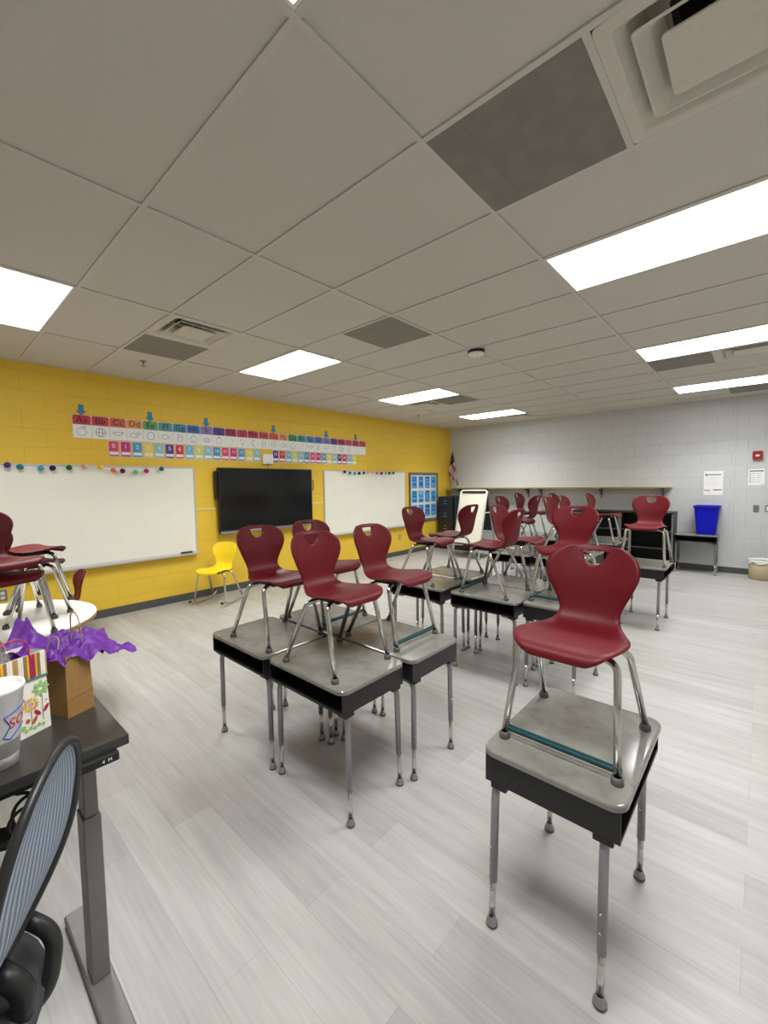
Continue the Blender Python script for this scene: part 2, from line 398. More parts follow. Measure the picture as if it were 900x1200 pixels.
rl = {(1, 2.5): 'grey perforated plate beside air diffuser nearest the yellow wall', (1, -.5): 'large grey ceiling plate beside the big air diffuser',
      (3, 1.): 'lone grey square ceiling plate in the middle of the ceiling', (8, 2.): 'small grey ceiling plate at the end of the far left-row light',
      (8, -.5): 'grey ceiling plate along the second right-row light', (12, -1.): 'narrow dark ceiling plate along the farthest right-row light'}
for u, v in RET:
    m = MB(); x0, x1, y0, y1 = U(u)+.013, U(u+1)-.013, V(v)+.013, V(v+.5)-.013
    m.box(x0, x1, y0, y1, HC+.001, HC+.005, M_return)
    for i in range(1, 4):
        y = y0+(y1-y0)*i/4; m.box(x0+.02, x1-.02, y-.002, y+.002, HC+.0005, HC+.0012, M_return)
    tag(m.build('return_plate'), rl[(u, v)], 'vent plate', 'grey return air plates')
for (u, v), l in (((1.5, 3.26), 'sprinkler head hanging above the left whiteboard'), ((9.82, 3.37), 'small far sprinkler head hanging near the second whiteboard')):
    t = thing('sprinkler_head', l, 'sprinkler', (U(u), V(v), HC+.008), 0, 'ceiling sprinkler heads')
    m = MB(); m.lathe([(.0, -.004), (.035, -.004), (.035, 0)], M_steel, seg=16); m.build('escutcheon', t)
    m = MB(); m.lathe([(.012, -.004), (.012, -.03), (.006, -.034), (.004, -.055)], M_steel, seg=10); m.build('body', t)
    m = MB(); m.lathe([(.0, -.058), (.024, -.058), (.026, -.054), (0, -.054)], M_steel, seg=12); m.build('deflector', t)
t = thing('smoke_detector', 'round white smoke detector with dark base on ceiling', 'smoke detector', (U(5.12), V(.97), HC))
m = MB(); m.lathe([(.0, 0), (.085, 0), (.085, -.022), (.07, -.026)], M_dark, seg=28); m.build('base_ring', t)
m = MB(); m.lathe([(.072, -.018), (.078, -.03), (.07, -.046), (.045, -.055), (0, -.056)], M_white, seg=28); m.build('cover', t)
m = MB(); m.lathe([(.006, -.054), (.006, -.057), (0, -.057)], M_redink, c=(.02, 0, 0), seg=8); m.build('status_light', t)

# ------------------------------------------------------------------ yellow wall
def whiteboard(x0, x1, label, extra):
    t = thing('whiteboard', label, 'whiteboard', (x0, YW, 0))
    w = x1-x0; z0, z1 = .655, 1.85
    m = MB(); m.box(.02, w-.02, -.018, 0, z0+.02, z1-.02, M_wb); m.build('panel', t)
    m = MB()
    m.box(0, w, -.024, 0, z1-.022, z1, M_wbf, .003); m.box(0, .018, -.024, 0, z0, z1-.022, M_wbf); m.box(w-.018, w, -.024, 0, z0, z1-.022, M_wbf); m.box(.018, w-.018, -.022, 0, z0, z0+.02, M_wbf)
    m.build('frame', t)
    m = MB()
    prof = [(0, z0+.02), (-.03, z0+.012), (-.075, z0-.004), (-.085, z0+.006), (-.08, z0-.016), (-.02, z0-.02), (0, z0-.02)]
    n = len(prof); vs = [(x, y, z) for x in (.01, w-.01) for y, z in prof]
    m.add(vs, [(i, (i+1) % n, n+(i+1) % n, n+i) for i in range(n)]+[tuple(range(n)), tuple(range(n, 2*n))], M_wbf); m.build('marker_tray', t)
    return t
whiteboard(.185, 2.626, 'long whiteboard to the left of the black display screen', 0)
whiteboard(4.955, 7.29, 'whiteboard to the right of the black display screen', 0)
t = thing('board_eraser', 'black eraser lying on the tray of the left whiteboard', 'eraser', (2.46, YW-.05, .6585))
m = MB(); m.box(-.075, .075, -.02, .02, .0, .012, M_greyink, .003); m.build('felt_pad', t)
m = MB(); m.box(-.075, .075, -.02, .02, .012, .03, M_dark, .006); m.build('handle', t)

POM = [('purple', (86, 40, 130)), ('dark_teal', (24, 122, 138)), ('sky_blue', (70, 160, 190)), ('navy', (30, 24, 84)), ('dark_green', (14, 100, 54)), ('pale_pink', (240, 168, 178)),
       ('golden', (240, 190, 60)), ('coral', (240, 110, 84)), ('maroon', (120, 20, 50)), ('light_green', (120, 200, 130)), ('magenta', (186, 40, 120)), ('teal', (20, 120, 136))]
def pom_mb(r, m):
    bm = bmesh.new(); bmesh.ops.create_icosphere(bm, subdivisions=3, radius=r)
    for v in bm.verts: v.co *= 1+random.uniform(-.12, .1)
    q = MB(); q.addbm(bm, m, True); return q
def garland(label, pts):
    t = thing('pompom_garland', label, 'garland', (pts[0][0], YW-.06, pts[0][1]), 0, 'pompom garlands')
    ox, oz = pts[0]
    path = []
    for i in range(len(pts)-1):
        (xa, za), (xb, zb) = pts[i], pts[i+1]
        for k in range(5):
            s = k/5; path.append((xa+(xb-xa)*s-ox, 0, za+(zb-za)*s-oz-.004*math.sin(PI*s)))
    path.append((pts[-1][0]-ox, 0, pts[-1][1]-oz))
    m = MB(); m.tube([(p[0], .012, p[2]+.012) for p in path], .0018, M_fwhite, seg=5); m.build('string', t)
    for (x, z), (n, c) in zip(pts, POM):
        o = pom_mb(.029, mat('yarn_'+n, c, .95, var=.2, scale=60)).build('pompom', t, label=n.replace('_', ' ')+' yarn pompom'); o.location = (x-ox, 0, z-oz)
garland('string of coloured yarn pompoms along the left whiteboard top', [(.663, 1.832), (.763, 1.816), (.935, 1.805), (1.039, 1.807), (1.19, 1.816), (1.335, 1.832), (1.492, 1.826), (1.629, 1.79), (1.726, 1.785), (1.871, 1.772), (1.995, 1.788), (2.18, 1.819)])
garland('string of coloured yarn pompoms along the right-hand whiteboard top', [(5.433, 1.82), (5.57, 1.80), (5.699, 1.793), (5.818, 1.796), (5.949, 1.803), (6.067, 1.818), (6.197, 1.824), (6.327, 1.805), (6.463, 1.80), (6.599, 1.803), (6.711, 1.808), (6.839, 1.812)])

# display screen
t = thing('display_screen', 'large black wall-mounted display screen between the two whiteboards', 'screen', (3.772, YW, 1.367))
w, h = .845, .482
m = MB(); m.box(-w, w, -.105, -.045, -h, h, M_bezel, .008); m.build('housing', t)
m = MB(); m.box(-w+.022, w-.022, -.1065, -.104, -h+.05, h-.02, M_screen); m.build('screen_glass', t)
m = MB(); m.box(-w, w, -.112, -.1045, -h, -h+.032, M_alu, .003); m.build('speaker_bar', t, label='grey strip along the bottom edge')
m = MB(); m.box(-.3, .3, -.0455, 0, -.25, .25, M_black); m.box(-.45, .45, -.0455, -.02, .1, .14, M_black); m.build('wall_mount', t)
m = MB(); m.box(-w-.035, -w-.0005, -.085, -.03, .02, .43, M_bezel, .005); m.build('side_module', t)
m = MB(); m.tube(fillet([(w-.01, -.06, .3), (w+.07, -.05, .3), (w+.07, -.05, .12), (w-.01, -.06, .12)], .06), .008, M_bezel, seg=8); m.build('carry_handle', t)
m = MB(); m.tube([(-.1, -.03, -h+.05), (-.11, -.03, -h-.12), (-.06, -.03, -h-.2)], .006, M_black, seg=6); m.build('cable', t)
t = thing('access_point', 'small white box on the wall above the display screen', 'wall box', (3.803, YW, 2.0))
m = MB(); m.box(-.095, .095, -.045, 0, -.08, .08, M_white, .012); m.build('case', t)
m = MB(); m.box(-.02, .02, -.0462, -.0448, -.055, -.05, M_greyink); m.build('marking', t)
m = MB(); m.tube([(0, -.02, -.078), (0, -.02, -.14)], .004, M_black, seg=6); m.build('cable', t)
for x0, x1, l in ((2.63, 2.925, 'thin white cable run between left whiteboard and display screen'), (4.62, 4.953, 'thin white cable run between display screen and right whiteboard')):
    m = MB(); pts = [(x0+(x1-x0)*i/12, YW-.006, 1.258+.004*math.sin(i*1.9)) for i in range(13)]
    m.tube(pts, .0055, M_white, seg=6); tag(m.build('wall_cable'), l, 'cable', 'white cable runs')

# alphabet cards
HEADS = [(186, 52, 70), (190, 58, 70), (206, 96, 66), (222, 150, 78), (84, 150, 78), (60, 140, 140), (44, 130, 160), (60, 108, 178), (134, 116, 184), (86, 62, 140), (160, 44, 90), (190, 62, 96), (186, 50, 74), (200, 76, 66),
         (214, 96, 70), (222, 150, 84), (62, 138, 78), (56, 140, 140), (56, 130, 170), (66, 110, 180), (140, 124, 186), (92, 66, 146), (160, 50, 100), (196, 80, 104), (176, 50, 76), (186, 58, 70)]
HN = ['crimson', 'red', 'orange', 'tan', 'green', 'teal', 'blue-green', 'blue', 'lilac', 'violet', 'plum', 'rose', 'dark red', 'brick', 'orange-red', 'amber', 'green', 'teal', 'sky blue', 'blue', 'lilac', 'violet', 'plum', 'pink', 'crimson', 'red']
def circ(cx, cy, rx, ry=None, n=22, a0=0, a1=360):
    ry = ry or rx; return [(cx+rx*math.cos(math.radians(a0+(a1-a0)*i/n)), cy+ry*math.sin(math.radians(a0+(a1-a0)*i/n))) for i in range(n+1)]
DRAW = {  # simple line drawings, unit card half-size .08 by .07
 'A': [circ(-.005, -.006, .045, .042), [(0, .034), (.006, .056)], circ(.022, .05, .016, .008)],
 'B': [circ(.0, 0, .05), circ(0, 0, .02, .05), [(-.05, 0), (.05, 0)]],
 'C': [circ(.0, .0, .045, .02), [(-.045, 0), (-.062, .025)], [(.04, .012), (.06, .03), (.045, -.005)]],
 'D': [circ(-.01, -.005, .045, .026), circ(.042, .022, .018), [(.058, .022), (.07, .018)]],
 'E': [circ(0, 0, .043, .05)],
 'F': [circ(-.008, 0, .042, .03), [(.03, .0), (.062, .03), (.062, -.03), (.03, 0)]],
 'G': [[(-.03, -.045), (-.03, .03), (-.012, .05), (.012, .05), (.03, .03), (.03, -.045), (-.03, -.045)], [(-.03, .012), (.03, .012)]],
 'H': [[(-.045, -.05), (-.045, .01), (0, .052), (.045, .01), (.045, -.05), (-.045, -.05)], [(-.015, -.05), (-.015, -.015), (.012, -.015), (.012, -.05)]],
 'I': [circ(0, .0, .055, .028), circ(0, 0, .028, .014), [(-.03, -.03), (.03, -.03)]],
 'J': [[(-.035, -.045), (-.04, .02), (-.025, .04), (.025, .04), (.04, .02), (.035, -.045), (-.035, -.045)], [(-.028, .05), (.028, .05)]],
 'K': [[(0, .055), (.035, .012), (0, -.03), (-.035, .012), (0, .055)], [(0, -.03), (.012, -.045), (-.004, -.056)]],
 'L': [circ(0, .012, .03, .034), [(-.01, -.022), (-.01, -.05), (.01, -.05), (.01, -.022)]],
 'M': [circ(.006, .0, .042, .048, a0=60, a1=300), circ(.02, 0, .03, .044, a0=70, a1=290)],
}
for ch, src in zip('NOPQRSTUVWXYZ', 'GEFHKCIAJBLKM'): DRAW[ch] = DRAW[src] if ch not in DRAW else DRAW[ch]
DRAW['O'] = [circ(0, 0, .045), circ(.0, .0, .012)]; DRAW['T'] = [[(-.05, -.03), (.05, -.03), (.0, .05), (-.05, -.03)], [(0, .05), (0, -.05)]]
DRAW['U'] = [circ(0, -.005, .05, .04, a0=0, a1=180)+[(.05, -.005)], [(0, -.005), (0, -.045), (.012, -.05)]]
DRAW['Z'] = [[(-.03, .045), (.03, .045), (-.03, -.045), (.03, -.045)]]
LW = .185
for i in range(26):
    ch = chr(65+i); x = 1.256+LW*(i+.5)
    t = thing('alphabet_card', '%s-topped alphabet card reading %s%s on the yellow wall' % (HN[i], ch, ch.lower()), 'alphabet card', (x, YW, 2.297), 0, 'alphabet cards on the yellow wall')
    W = LW/2-.002
    m = MB(); m.box(-W, W, -.003, 0, -.134, .134, M_paper); m.build('card', t)
    hm = mat('card_head_%s' % HN[i].replace(' ', '_').replace('-', '_')+str(HEADS[i][0]), HEADS[i], .3, var=.03)
    m = MB(); m.box(-W+.002, W-.002, -.0036, -.0029, .022, .132, hm); m.build('header_band', t, label=HN[i]+' band')
    R = Matrix(((1, 0, 0, 0), (0, 0, -1, -.0038), (0, 1, 0, 0), (0, 0, 0, 1)))
    m = MB(); text_mb(m, ch+ch.lower(), .105, M_ink, R @ Matrix.Translation((0, .076, 0))); m.build('lettering', t)
    m = MB()
    for pl in DRAW[ch]: m.tube([(px, -.0036, py-.056) for px, py in pl], .0022, M_greyink if i not in (1, 4, 24) else M_ink, seg=4)
    m.build('drawing', t)
    for px, py in ((-W+.006, .128), (W-.006, .128)):
        m = MB(); m.box(px-.006, px+.006, -.0042, -.0034, py-.005, py+.005, M_white); m.build('tape', t)
    if ch in 'AEIOUY':
        a = MB(); z = 2.432+.055
        o = [(-.022, .055), (.022, .055), (.022, -.008), (.046, -.008), (0, -.055), (-.046, -.008), (-.022, -.008)]
        a.prism(o, .003, .0042, M_arrow, on_left(x, z)); a.prism([(px*1.14, py*1.1) for px, py in o], 0, .003, M_ink, on_left(x, z))
        tag(a.build('paper_arrow'), 'blue down arrow on the wall above the letter %s card' % ch, 'paper arrow', 'blue vowel arrows')
# number cards
PERIOD = [('pink', (214, 66, 110)), ('magenta', (190, 44, 120)), ('blue', (70, 150, 196)), ('yellow', (232, 208, 92)), ('aqua', (134, 196, 190)), ('purple', (84, 44, 140)), ('red', (204, 46, 66)),
          ('light blue', (110, 176, 214)), ('lime', (206, 212, 110)), ('pale blue', (134, 190, 212)), ('steel blue', (66, 142, 190))]
for n in range(31):
    x = 1.66+.131*n if n < 16 else 3.966+.127*(n-16)
    cn, cc = PERIOD[n % 11]
    t = thing('number_card', '%s number card showing %d, in the row under the alphabet' % (cn, n), 'number card', (x, YW, 2.055), 0, 'number cards under the alphabet')
    W = .0575
    m = MB(); m.box(-W, W, -.003, 0, -.1, .1, mat('card_laminate', (206, 196, 196), .35)); m.build('card', t)
    m = MB(); m.box(-W+.006, W-.006, -.0036, -.0029, -.09, .09, mat('number_'+cn.replace(' ', '_'), cc, .4, var=.03)); m.build('colour_field', t, label=cn+' field')
    R = Matrix(((1, 0, 0, 0), (0, 0, -1, -.0038), (0, 1, 0, 0), (0, 0, 0, 1)))
    m = MB(); text_mb(m, str(n), .075 if n < 10 else .062, M_paper, R @ Matrix.Translation((0, .035, 0))); m.build('lettering', t)
    m = MB(); m.box(-W+.01, W-.01, -.0042, -.0035, -.07, -.035, M_paper); m.build('word_strip', t, label='white strip')

# bulletin board with blue cards
t = thing('bulletin_board', 'grey-framed bulletin board near the corner of the yellow wall', 'bulletin board', (7.99, YW, 1.265))
m = MB(); m.box(-.52, .52, -.012, 0, -.535, .535, M_cork); m.build('backing', t)
m = MB()
for x0, x1, z0, z1 in ((-.56, .56, .51, .57), (-.56, .56, -.57, -.51), (-.56, -.5, -.51, .51), (.5, .56, -.51, .51)): m.box(x0, x1, -.026, 0, z0, z1, M_bframe, .004)
m.build('frame', t)
PAT = ['topmost', 'middle', 'bottom']; COLN = ['first', 'second', 'third', 'fourth']
for r_ in range(3):
    for c_ in range(4):
        x = 7.627+.2475*c_; z = 1.607-.328*r_
        t = thing('pinned_card', 'blue pinned card, %s of four in the %s row of the bulletin board' % (COLN[c_], PAT[r_]), 'card', (x, YW-.012, z), 0, 'blue cards on the bulletin board')
        m = MB(); m.box(-.094, .094, -.002, 0, -.135, .135, M_card); m.build('sheet', t)
        m = MB(); rr = random.Random(r_*4+c_)
        for k in range(9):
            wv = rr.uniform(.03, .085); zz = .115-.027*k
            m.box(-wv, wv, -.0026, -.0019, zz-.008, zz+.006, [M_ink, mat('pale_blue_print', (150, 206, 236), .6), mat('deep_blue_print', (22, 96, 170), .6), mat('green_print', (120, 170, 120), .6)][rr.choice([0, 1, 2, 2, 3, 1])])
        m.build('printing', t)

def outlet(M, label, kind, name='wall_outlet', cat='outlet', pm=M_steel):
    t = bpy.data.objects.new(name, None); C.objects.link(t); t.matrix_world = M; tag(t, label, cat); t.empty_display_size = .03
    m = MB(); m.prism(rrect(-.037, .037, -.058, .058, .006, 3), 0, .006, pm); m.build('cover_plate', t)
    m = MB()
    if kind == 'outlet':
        for q in (-.024, .024):
            m.prism(rrect(-.017, .017, q-.015, q+.015, .008, 3), .006, .008, M_white)
            for s in (-.006, .006): m.box(s-.0015, s+.0015, q-.005, q+.006, .0079, .0084, M_ink)
        m.build('socket', t)
    else:
        m.prism(rrect(-.017, .017, -.034, .034, .003, 2), .006, .008, M_white if kind == 'white' else M_steel); m.box(-.006, .006, -.012, .012, .008, .016, M_white if kind == 'white' else M_greyink, .002); m.build('switch', t)
outlet(on_left(7.1, .405), 'wall outlet low on yellow wall below the bulletin board', 'outlet')
outlet(on_left(.557, .46), 'wall outlet low on yellow wall behind the round table', 'outlet')
outlet(on_back(3.54, .915), 'wall outlet on the grey wall under the long shelf', 'outlet')
outlet(on_back(.074, 1.10), 'steel switch plate on grey wall beside the blue bin', 'steel', 'light_switch', 'switch')
outlet(on_back(-.07, 1.104), 'steel plate with white switch at the photo edge', 'white', 'light_switch', 'switch')

# ------------------------------------------------------------------ grey wall
t = thing('wall_shelf', 'long birch wall shelf on grey wall with grey brackets', 'shelf', (XW, 0, 1.445))
m = MB(); m.box(-.3, 0, 1.215, 5.86, 0, .02, M_shelf, .002); m.build('board', t)
m = MB(); m.box(-.302, -.3, 1.215, 5.86, -.004, .02, mat('shelf_edge_band', (150, 132, 92), .5)); m.build('edge_band', t)
for y in (1.358, 2.39, 3.59, 3.88, 4.9, 5.6):
    m = MB(); m.box(-.26, 0, y-.014, y+.014, -.012, 0, M_bracket); m.box(-.012, 0, y-.014, y+.014, -.2, -.012, M_bracket)
    m.add([(-.2, y-.003, -.012), (-.012, y-.003, -.012), (-.012, y-.003, -.17), (-.2, y+.003, -.012), (-.012, y+.003, -.012), (-.012, y+.003, -.17)], [(0, 1, 2), (3, 5, 4), (0, 2, 5, 3), (1, 4, 5, 2), (0, 3, 4, 1)], M_bracket)
    m.build('bracket', t)
def notice(y, z, w, h, label, kind):
    t = bpy.data.objects.new('wall_notice', None); C.objects.link(t); t.matrix_world = on_back(y, z); tag(t, label, 'notice', 'paper notices on the grey wall')
    m = MB(); m.box(-w, w, -h, h, 0, .002, M_paper); m.build('sheet', t)
    m = MB(); rr = random.Random(kind)
    def bar(x0, x1, yy, t_, mm): m.box(x0, x1, yy-t_, yy+t_, .002, .0024, mm)
    if kind == 1:
        m.box(-w+.02, -w+.045, h-.075, h-.045, .002, .0024, M_redink); m.box(-w+.03, -w+.055, h-.082, h-.058, .002, .0025, M_greyink)
        bar(-w+.06, w-.03, h-.062, .009, M_greyink)
        for k in range(7): bar(-w+.025, w-.03-rr.uniform(0, .06), h-.11-.022*k, .002, mat('pale_print', (200, 202, 206), .7))
        bar(-w+.015, -w+.03, -h+.08, .012, M_redink); bar(-w+.032, -w+.09, -h+.082, .005, M_greyink); bar(-w+.04, -w+.09, -h+.066, .004, M_greyink)
        bar(0, w-.02, -h+.088, .009, M_redink)
    else:
        bar(-w+.015, w-.012, h-.032, .008, M_ink)
        for k in range(5):
            yy = h-.07-.035*k; bar(-w+.014, -w+.034, yy, .009, M_greyink); bar(-w+.04, -w+.04+rr.uniform(.03, .06), yy, .003, M_greyink); bar(.0, rr.uniform(.04, .07), yy+.003, .004, mat('pale_print', (200, 202, 206), .7)); bar(.0, rr.uniform(.03, .07), yy-.01, .003, mat('pale_print', (200, 202, 206), .7))
        bar(w-.04, w-.012, -h+.012, .004, M_greyink)
    m.build('printing', t)
notice(.637, 1.522, .131, .204, 'taller white notice with red logo above the blue bin', 1)
notice(.087, 1.612, .1, .13, 'smaller white notice with text rows below red alarm', 2)
t = bpy.data.objects.new('fire_alarm', None); C.objects.link(t); t.matrix_world = on_back(.083, 1.96); tag(t, 'red fire alarm strobe high on the grey wall', 'fire alarm')
m = MB(); m.prism(rrect(-.062, .062, -.072, .072, .018), 0, .04, M_alarm); m.build('housing', t)
m = MB(); m.lathe([(.03, .04), (.028, .052), (.018, .062), (0, .065)], M_white, seg=18, M=Matrix.Translation((0, -.005, 0)) @ Matrix.Diagonal((1, .7, 1, 1))); m.build('strobe_lens', t, label='white strobe lens')

# flag
t = thing('flag', 'small american flag hanging on a staff in the corner', 'flag', (XW-.03, 5.72, 1.56))
m = MB(); m.lathe([(.0, 0), (.02, 0), (.02, .05), (.012, .06)], M_steel, seg=10); m.box(-.01, .03, -.02, .02, -.03, .06, M_steel, .004); m.build('wall_bracket', t)
p0, p1 = Vector((0, 0, .02)), Vector((-.16, .02, .78))
m = MB(); m.tube([p0, p1], .008, mat('flag_staff', (70, 56, 40), .5), seg=8); m.lathe([(.0, -.0), (.014, .01), (.018, .025), (.008, .04), (0, .05)], mat('brass_finial', (190, 150, 70), .3, metal=.9), c=p1, seg=10); m.build('staff', t)
m = MB(); NS, NT = 39, 30; vs = []
for j in range(NT+1):
    for i in range(NS+1):
        s, q = i/NS, j/NT                     # s across the gathered cloth, q from the top down
        wd = .012+.20*min(1, q*1.25)**.8
        ph = s*2*PI*3.0+q*.8
        py = (s-.42)*wd+.010*math.sin(ph*1.3)*q
        px = -.16+.07*q-.035-.030*math.sin(ph)*min(1, q*2.2)-.02*q
        vs.append((px, py-.02*q+.02, .77-.60*q-.13*q*(1-s)+.02*math.sin(s*9)*q))
fs = []; mi = []
for j in range(NT):
    for i in range(NS):
        fs.append((j*(NS+1)+i, j*(NS+1)+i+1, (j+1)*(NS+1)+i+1, (j+1)*(NS+1)+i))
        k = int((i+j*.45)/3)
        mi.append(2 if j+ (NS-i)*.12 < NT*.48 else (0 if k % 2 == 0 else 1))
for kk, mm in ((0, M_fred), (1, M_fwhite), (2, M_navy)): m.add(vs, [f for f, q in zip(fs, mi) if q == kk], mm, True)
for j in range(2, 12, 2):                     # white stars of the canton
    for i in range(2 if j % 4 else 4, NS-1, 4):
        a = Vector(vs[j*(NS+1)+i])
        m.add([tuple(a+Vector((-.003, (.005 if k % 2 == 0 else .002)*math.cos(PI/2+k*PI/5), (.006 if k % 2 == 0 else .0025)*math.sin(PI/2+k*PI/5)))) for k in range(10)], [tuple(range(10))], M_fwhite)
m.build('cloth', t)

# file cabinets
def file_cabinet(x0, y0, label):
    t = thing('file_cabinet', label, 'file cabinet', (x0, y0, 0), 0, 'black file cabinets'); D, W, Ht = .66, .40, 1.262
    m = MB(); m.box(.012, D, 0, W, 0, Ht, M_file, .004); m.build('body', t)
    for k in range(4):
        z0 = .05+k*.3; m = MB(); m.box(0, .0125, .018, W-.018, z0, z0+.285, M_file, .003); d = m.build('drawer', t)
        m = MB(); m.box(-.018, 0, W/2-.05, W/2+.05, z0+.135, z0+.147, M_alu, .003); m.box(-.006, 0, W/2-.05, W/2-.044, z0+.135, z0+.16, M_alu); m.build('handle', d)
        m = MB(); m.box(-.003, 0, W/2-.035, W/2+.035, z0+.19, z0+.232, M_steel); m.box(-.0035, -.003, W/2-.03, W/2+.03, z0+.195, z0+.227, mat('label_card', (70, 70, 74), .6)); m.build('label_holder', d)
file_cabinet(8.44, 5.43, 'black four-drawer file cabinet in the corner under the flag')
file_cabinet(8.47, 5.01, 'second black file cabinet half hidden behind the easel')

# easel
t = thing('whiteboard_easel', 'white A-frame whiteboard easel standing before the grey wall', 'easel', (0, 0, 0))
top, bot, rear = 8.03, 7.66, 8.42
def fr(y, z):  # point on the front leaf
    return (bot+(top-bot)*z/1.43, y, z)
def rb(y, z): return (rear+(top+.03-rear)*z/1.43, y, z)
yl, yr = 4.93, 4.30
m = MB(); P = [fr(yl-.02, .32), fr(yr+.02, .32), fr(yr+.02, 1.38), fr(yl-.02, 1.38)]
m.add(P+[(p[0]+.012, p[1], p[2]) for p in P], [(0, 1, 2, 3), (4, 7, 6, 5), (0, 4, 5, 1), (1, 5, 6, 2), (2, 6, 7, 3), (3, 7, 4, 0)], M_wb); m.build('board', t)
m = MB(); m.tube(fillet([fr(yl, .018), fr(yl, 1.415), fr(yr, 1.415), fr(yr, .018)], .06), .017, M_easelw, seg=8); m.tube([fr(yl, .31), fr(yr, .31)], .014, M_easelw, seg=8); m.build('front_frame', t)
m = MB(); a = fr(yl-.04, 1.375); b = fr(yr+.04, 1.375); m.box(a[0]-.014, a[0]+.006, yr+.04, yl-.04, 1.355, 1.383, M_dark, .004); m.build('paper_clamp', t, label='black clamp bar along the top')
m = MB(); m.tube(fillet([rb(yl, .014), rb(yl, 1.40), rb(yr, 1.40), rb(yr, .014)], .06), .013, M_alu, seg=8); m.build('rear_frame', t)
m = MB(); P = [rb(yl-.03, .55), rb(yr+.03, .55), rb(yr+.03, 1.3), rb(yl-.03, 1.3)]
m.add(P+[(p[0]+.01, p[1], p[2]) for p in P], [(0, 1, 2, 3), (4, 7, 6, 5), (0, 4, 5, 1), (1, 5, 6, 2), (2, 6, 7, 3), (3, 7, 4, 0)], mat('chalkboard_dark', (58, 62, 66), .7)); m.build('rear_board', t, label='dark rear board')
for y in (yl, yr):
    m = MB(); a, b = fr(y, .95), rb(y, .95); m.box(a[0], b[0], y-.008, y+.008, .94, .965, M_white); m.build('brace', t)
m = MB(); a, b = fr(yl, .26), rb(yl, .26); m.box(a[0], b[0], yr, yl, .25, .256, M_bracket); m.box(a[0], a[0]+.01, yr, yl, .25, .32, M_white); m.build('storage_tray', t)
m = MB(); a = fr(yl, .3); m.box(a[0]-.07, a[0], yr+.03, yl-.03, .29, .30, M_dark); m.box(a[0]-.07, a[0]-.064, yr+.03, yl-.03, .29, .315, M_dark); m.build('pen_tray', t)

# open bookcases
def bookcase(y0, y1, label):
    t = thing('open_bookcase', label, 'bookcase', (8.7, y0, 0), 0, 'black open bookcases'); W = y1-y0; D = XW-.01-8.7
    for y in (0, W-.022):
        m = MB(); m.box(0, D, y, y+.022, 0, .995, M_dark if y == 0 else M_dark); m.box(-.004, 0, y-.004, y+.026, 0, .995, M_bracket); m.build('side_panel', t)
    m = MB(); m.box(-.008, D, -.004, W+.004, .995, 1.02, M_dark); m.build('top', t)
    m = MB(); m.box(D-.01, D, .022, W-.022, .05, .995, M_black); m.build('back_panel', t)
    for z in (.06, .37, .68):
        m = MB(); m.box(.006, D-.01, .022, W-.022, z, z+.02, M_dark); m.box(.002, .006, .022, W-.022, z, z+.02, mat('shelf_lip_dark', (62, 62, 62), .4)); m.build('shelf', t)
    m = MB(); m.box(.02, D, .022, W-.022, 0, .06, M_black); m.build('plinth', t)
bookcase(1.13, 1.955, 'black open bookcase nearest the blue bin')
bookcase(1.965, 2.80, 'black open bookcase further from the blue bin')

# ------------------------------------------------------------------ chairs
def bake_bool(o, cutter):
    md = o.modifiers.new('b', 'BOOLEAN'); md.operation = 'DIFFERENCE'; md.object = cutter; md.solver = 'EXACT'
    dg = bpy.context.evaluated_depsgraph_get(); me = bpy.data.meshes.new_from_object(o.evaluated_get(dg))
    o.modifiers.clear(); old = o.data; o.data = me; me.name = old.name; bpy.data.meshes.remove(old)
    cm = cutter.data; bpy.data.objects.remove(cutter); bpy.data.meshes.remove(cm)
def interp(tab, t):
    for (a, *va), (b, *vb) in zip(tab, tab[1:]):
        if t <= b:
            k = 0 if b == a else (t-a)/(b-a); k = k*k*(3-2*k)*.35+k*.65
            return [p+(q-p)*k for p, q in zip(va, vb)]
    return list(tab[-1][1:])
PROF = [(-.212, .340), (-.207, .357), (-.188, .370), (-.150, .376), (-.09, .374), (-.03, .367), (.025, .362), (.07, .363), (.105, .371), (.13, .388), (.146, .412), (.155, .44), (.162, .475), (.17, .515), (.18, .555), (.191, .592), (.201, .622), (.209, .644), (.215, .658), (.218, .667)]
WID = [0.0907, 0.124, 0.1508, 0.1711, 0.1795, 0.1767, 0.1646, 0.1443, 0.1258, 0.1138, 0.1082, 0.1147, 0.1304, 0.1508, 0.166, 0.1646, 0.148, 0.1203, 0.0897, 0.0389]
def smooth_prof(P, n=4):
    """Catmull-Rom through the control points"""
    out = []
    for i in range(len(P)-1):
        p0, p1, p2, p3 = P[max(0, i-1)], P[i], P[i+1], P[min(len(P)-1, i+2)]
        for k in range(n):
            t = k/n
            out.append(tuple(.5*((2*b)+(-a+c)*t+(2*a-5*b+4*c-d)*t*t+(-a+3*b-3*c+d)*t**3) for a, b, c, d in zip(p0, p1, p2, p3)))
    out.append(tuple(P[-1])); return out
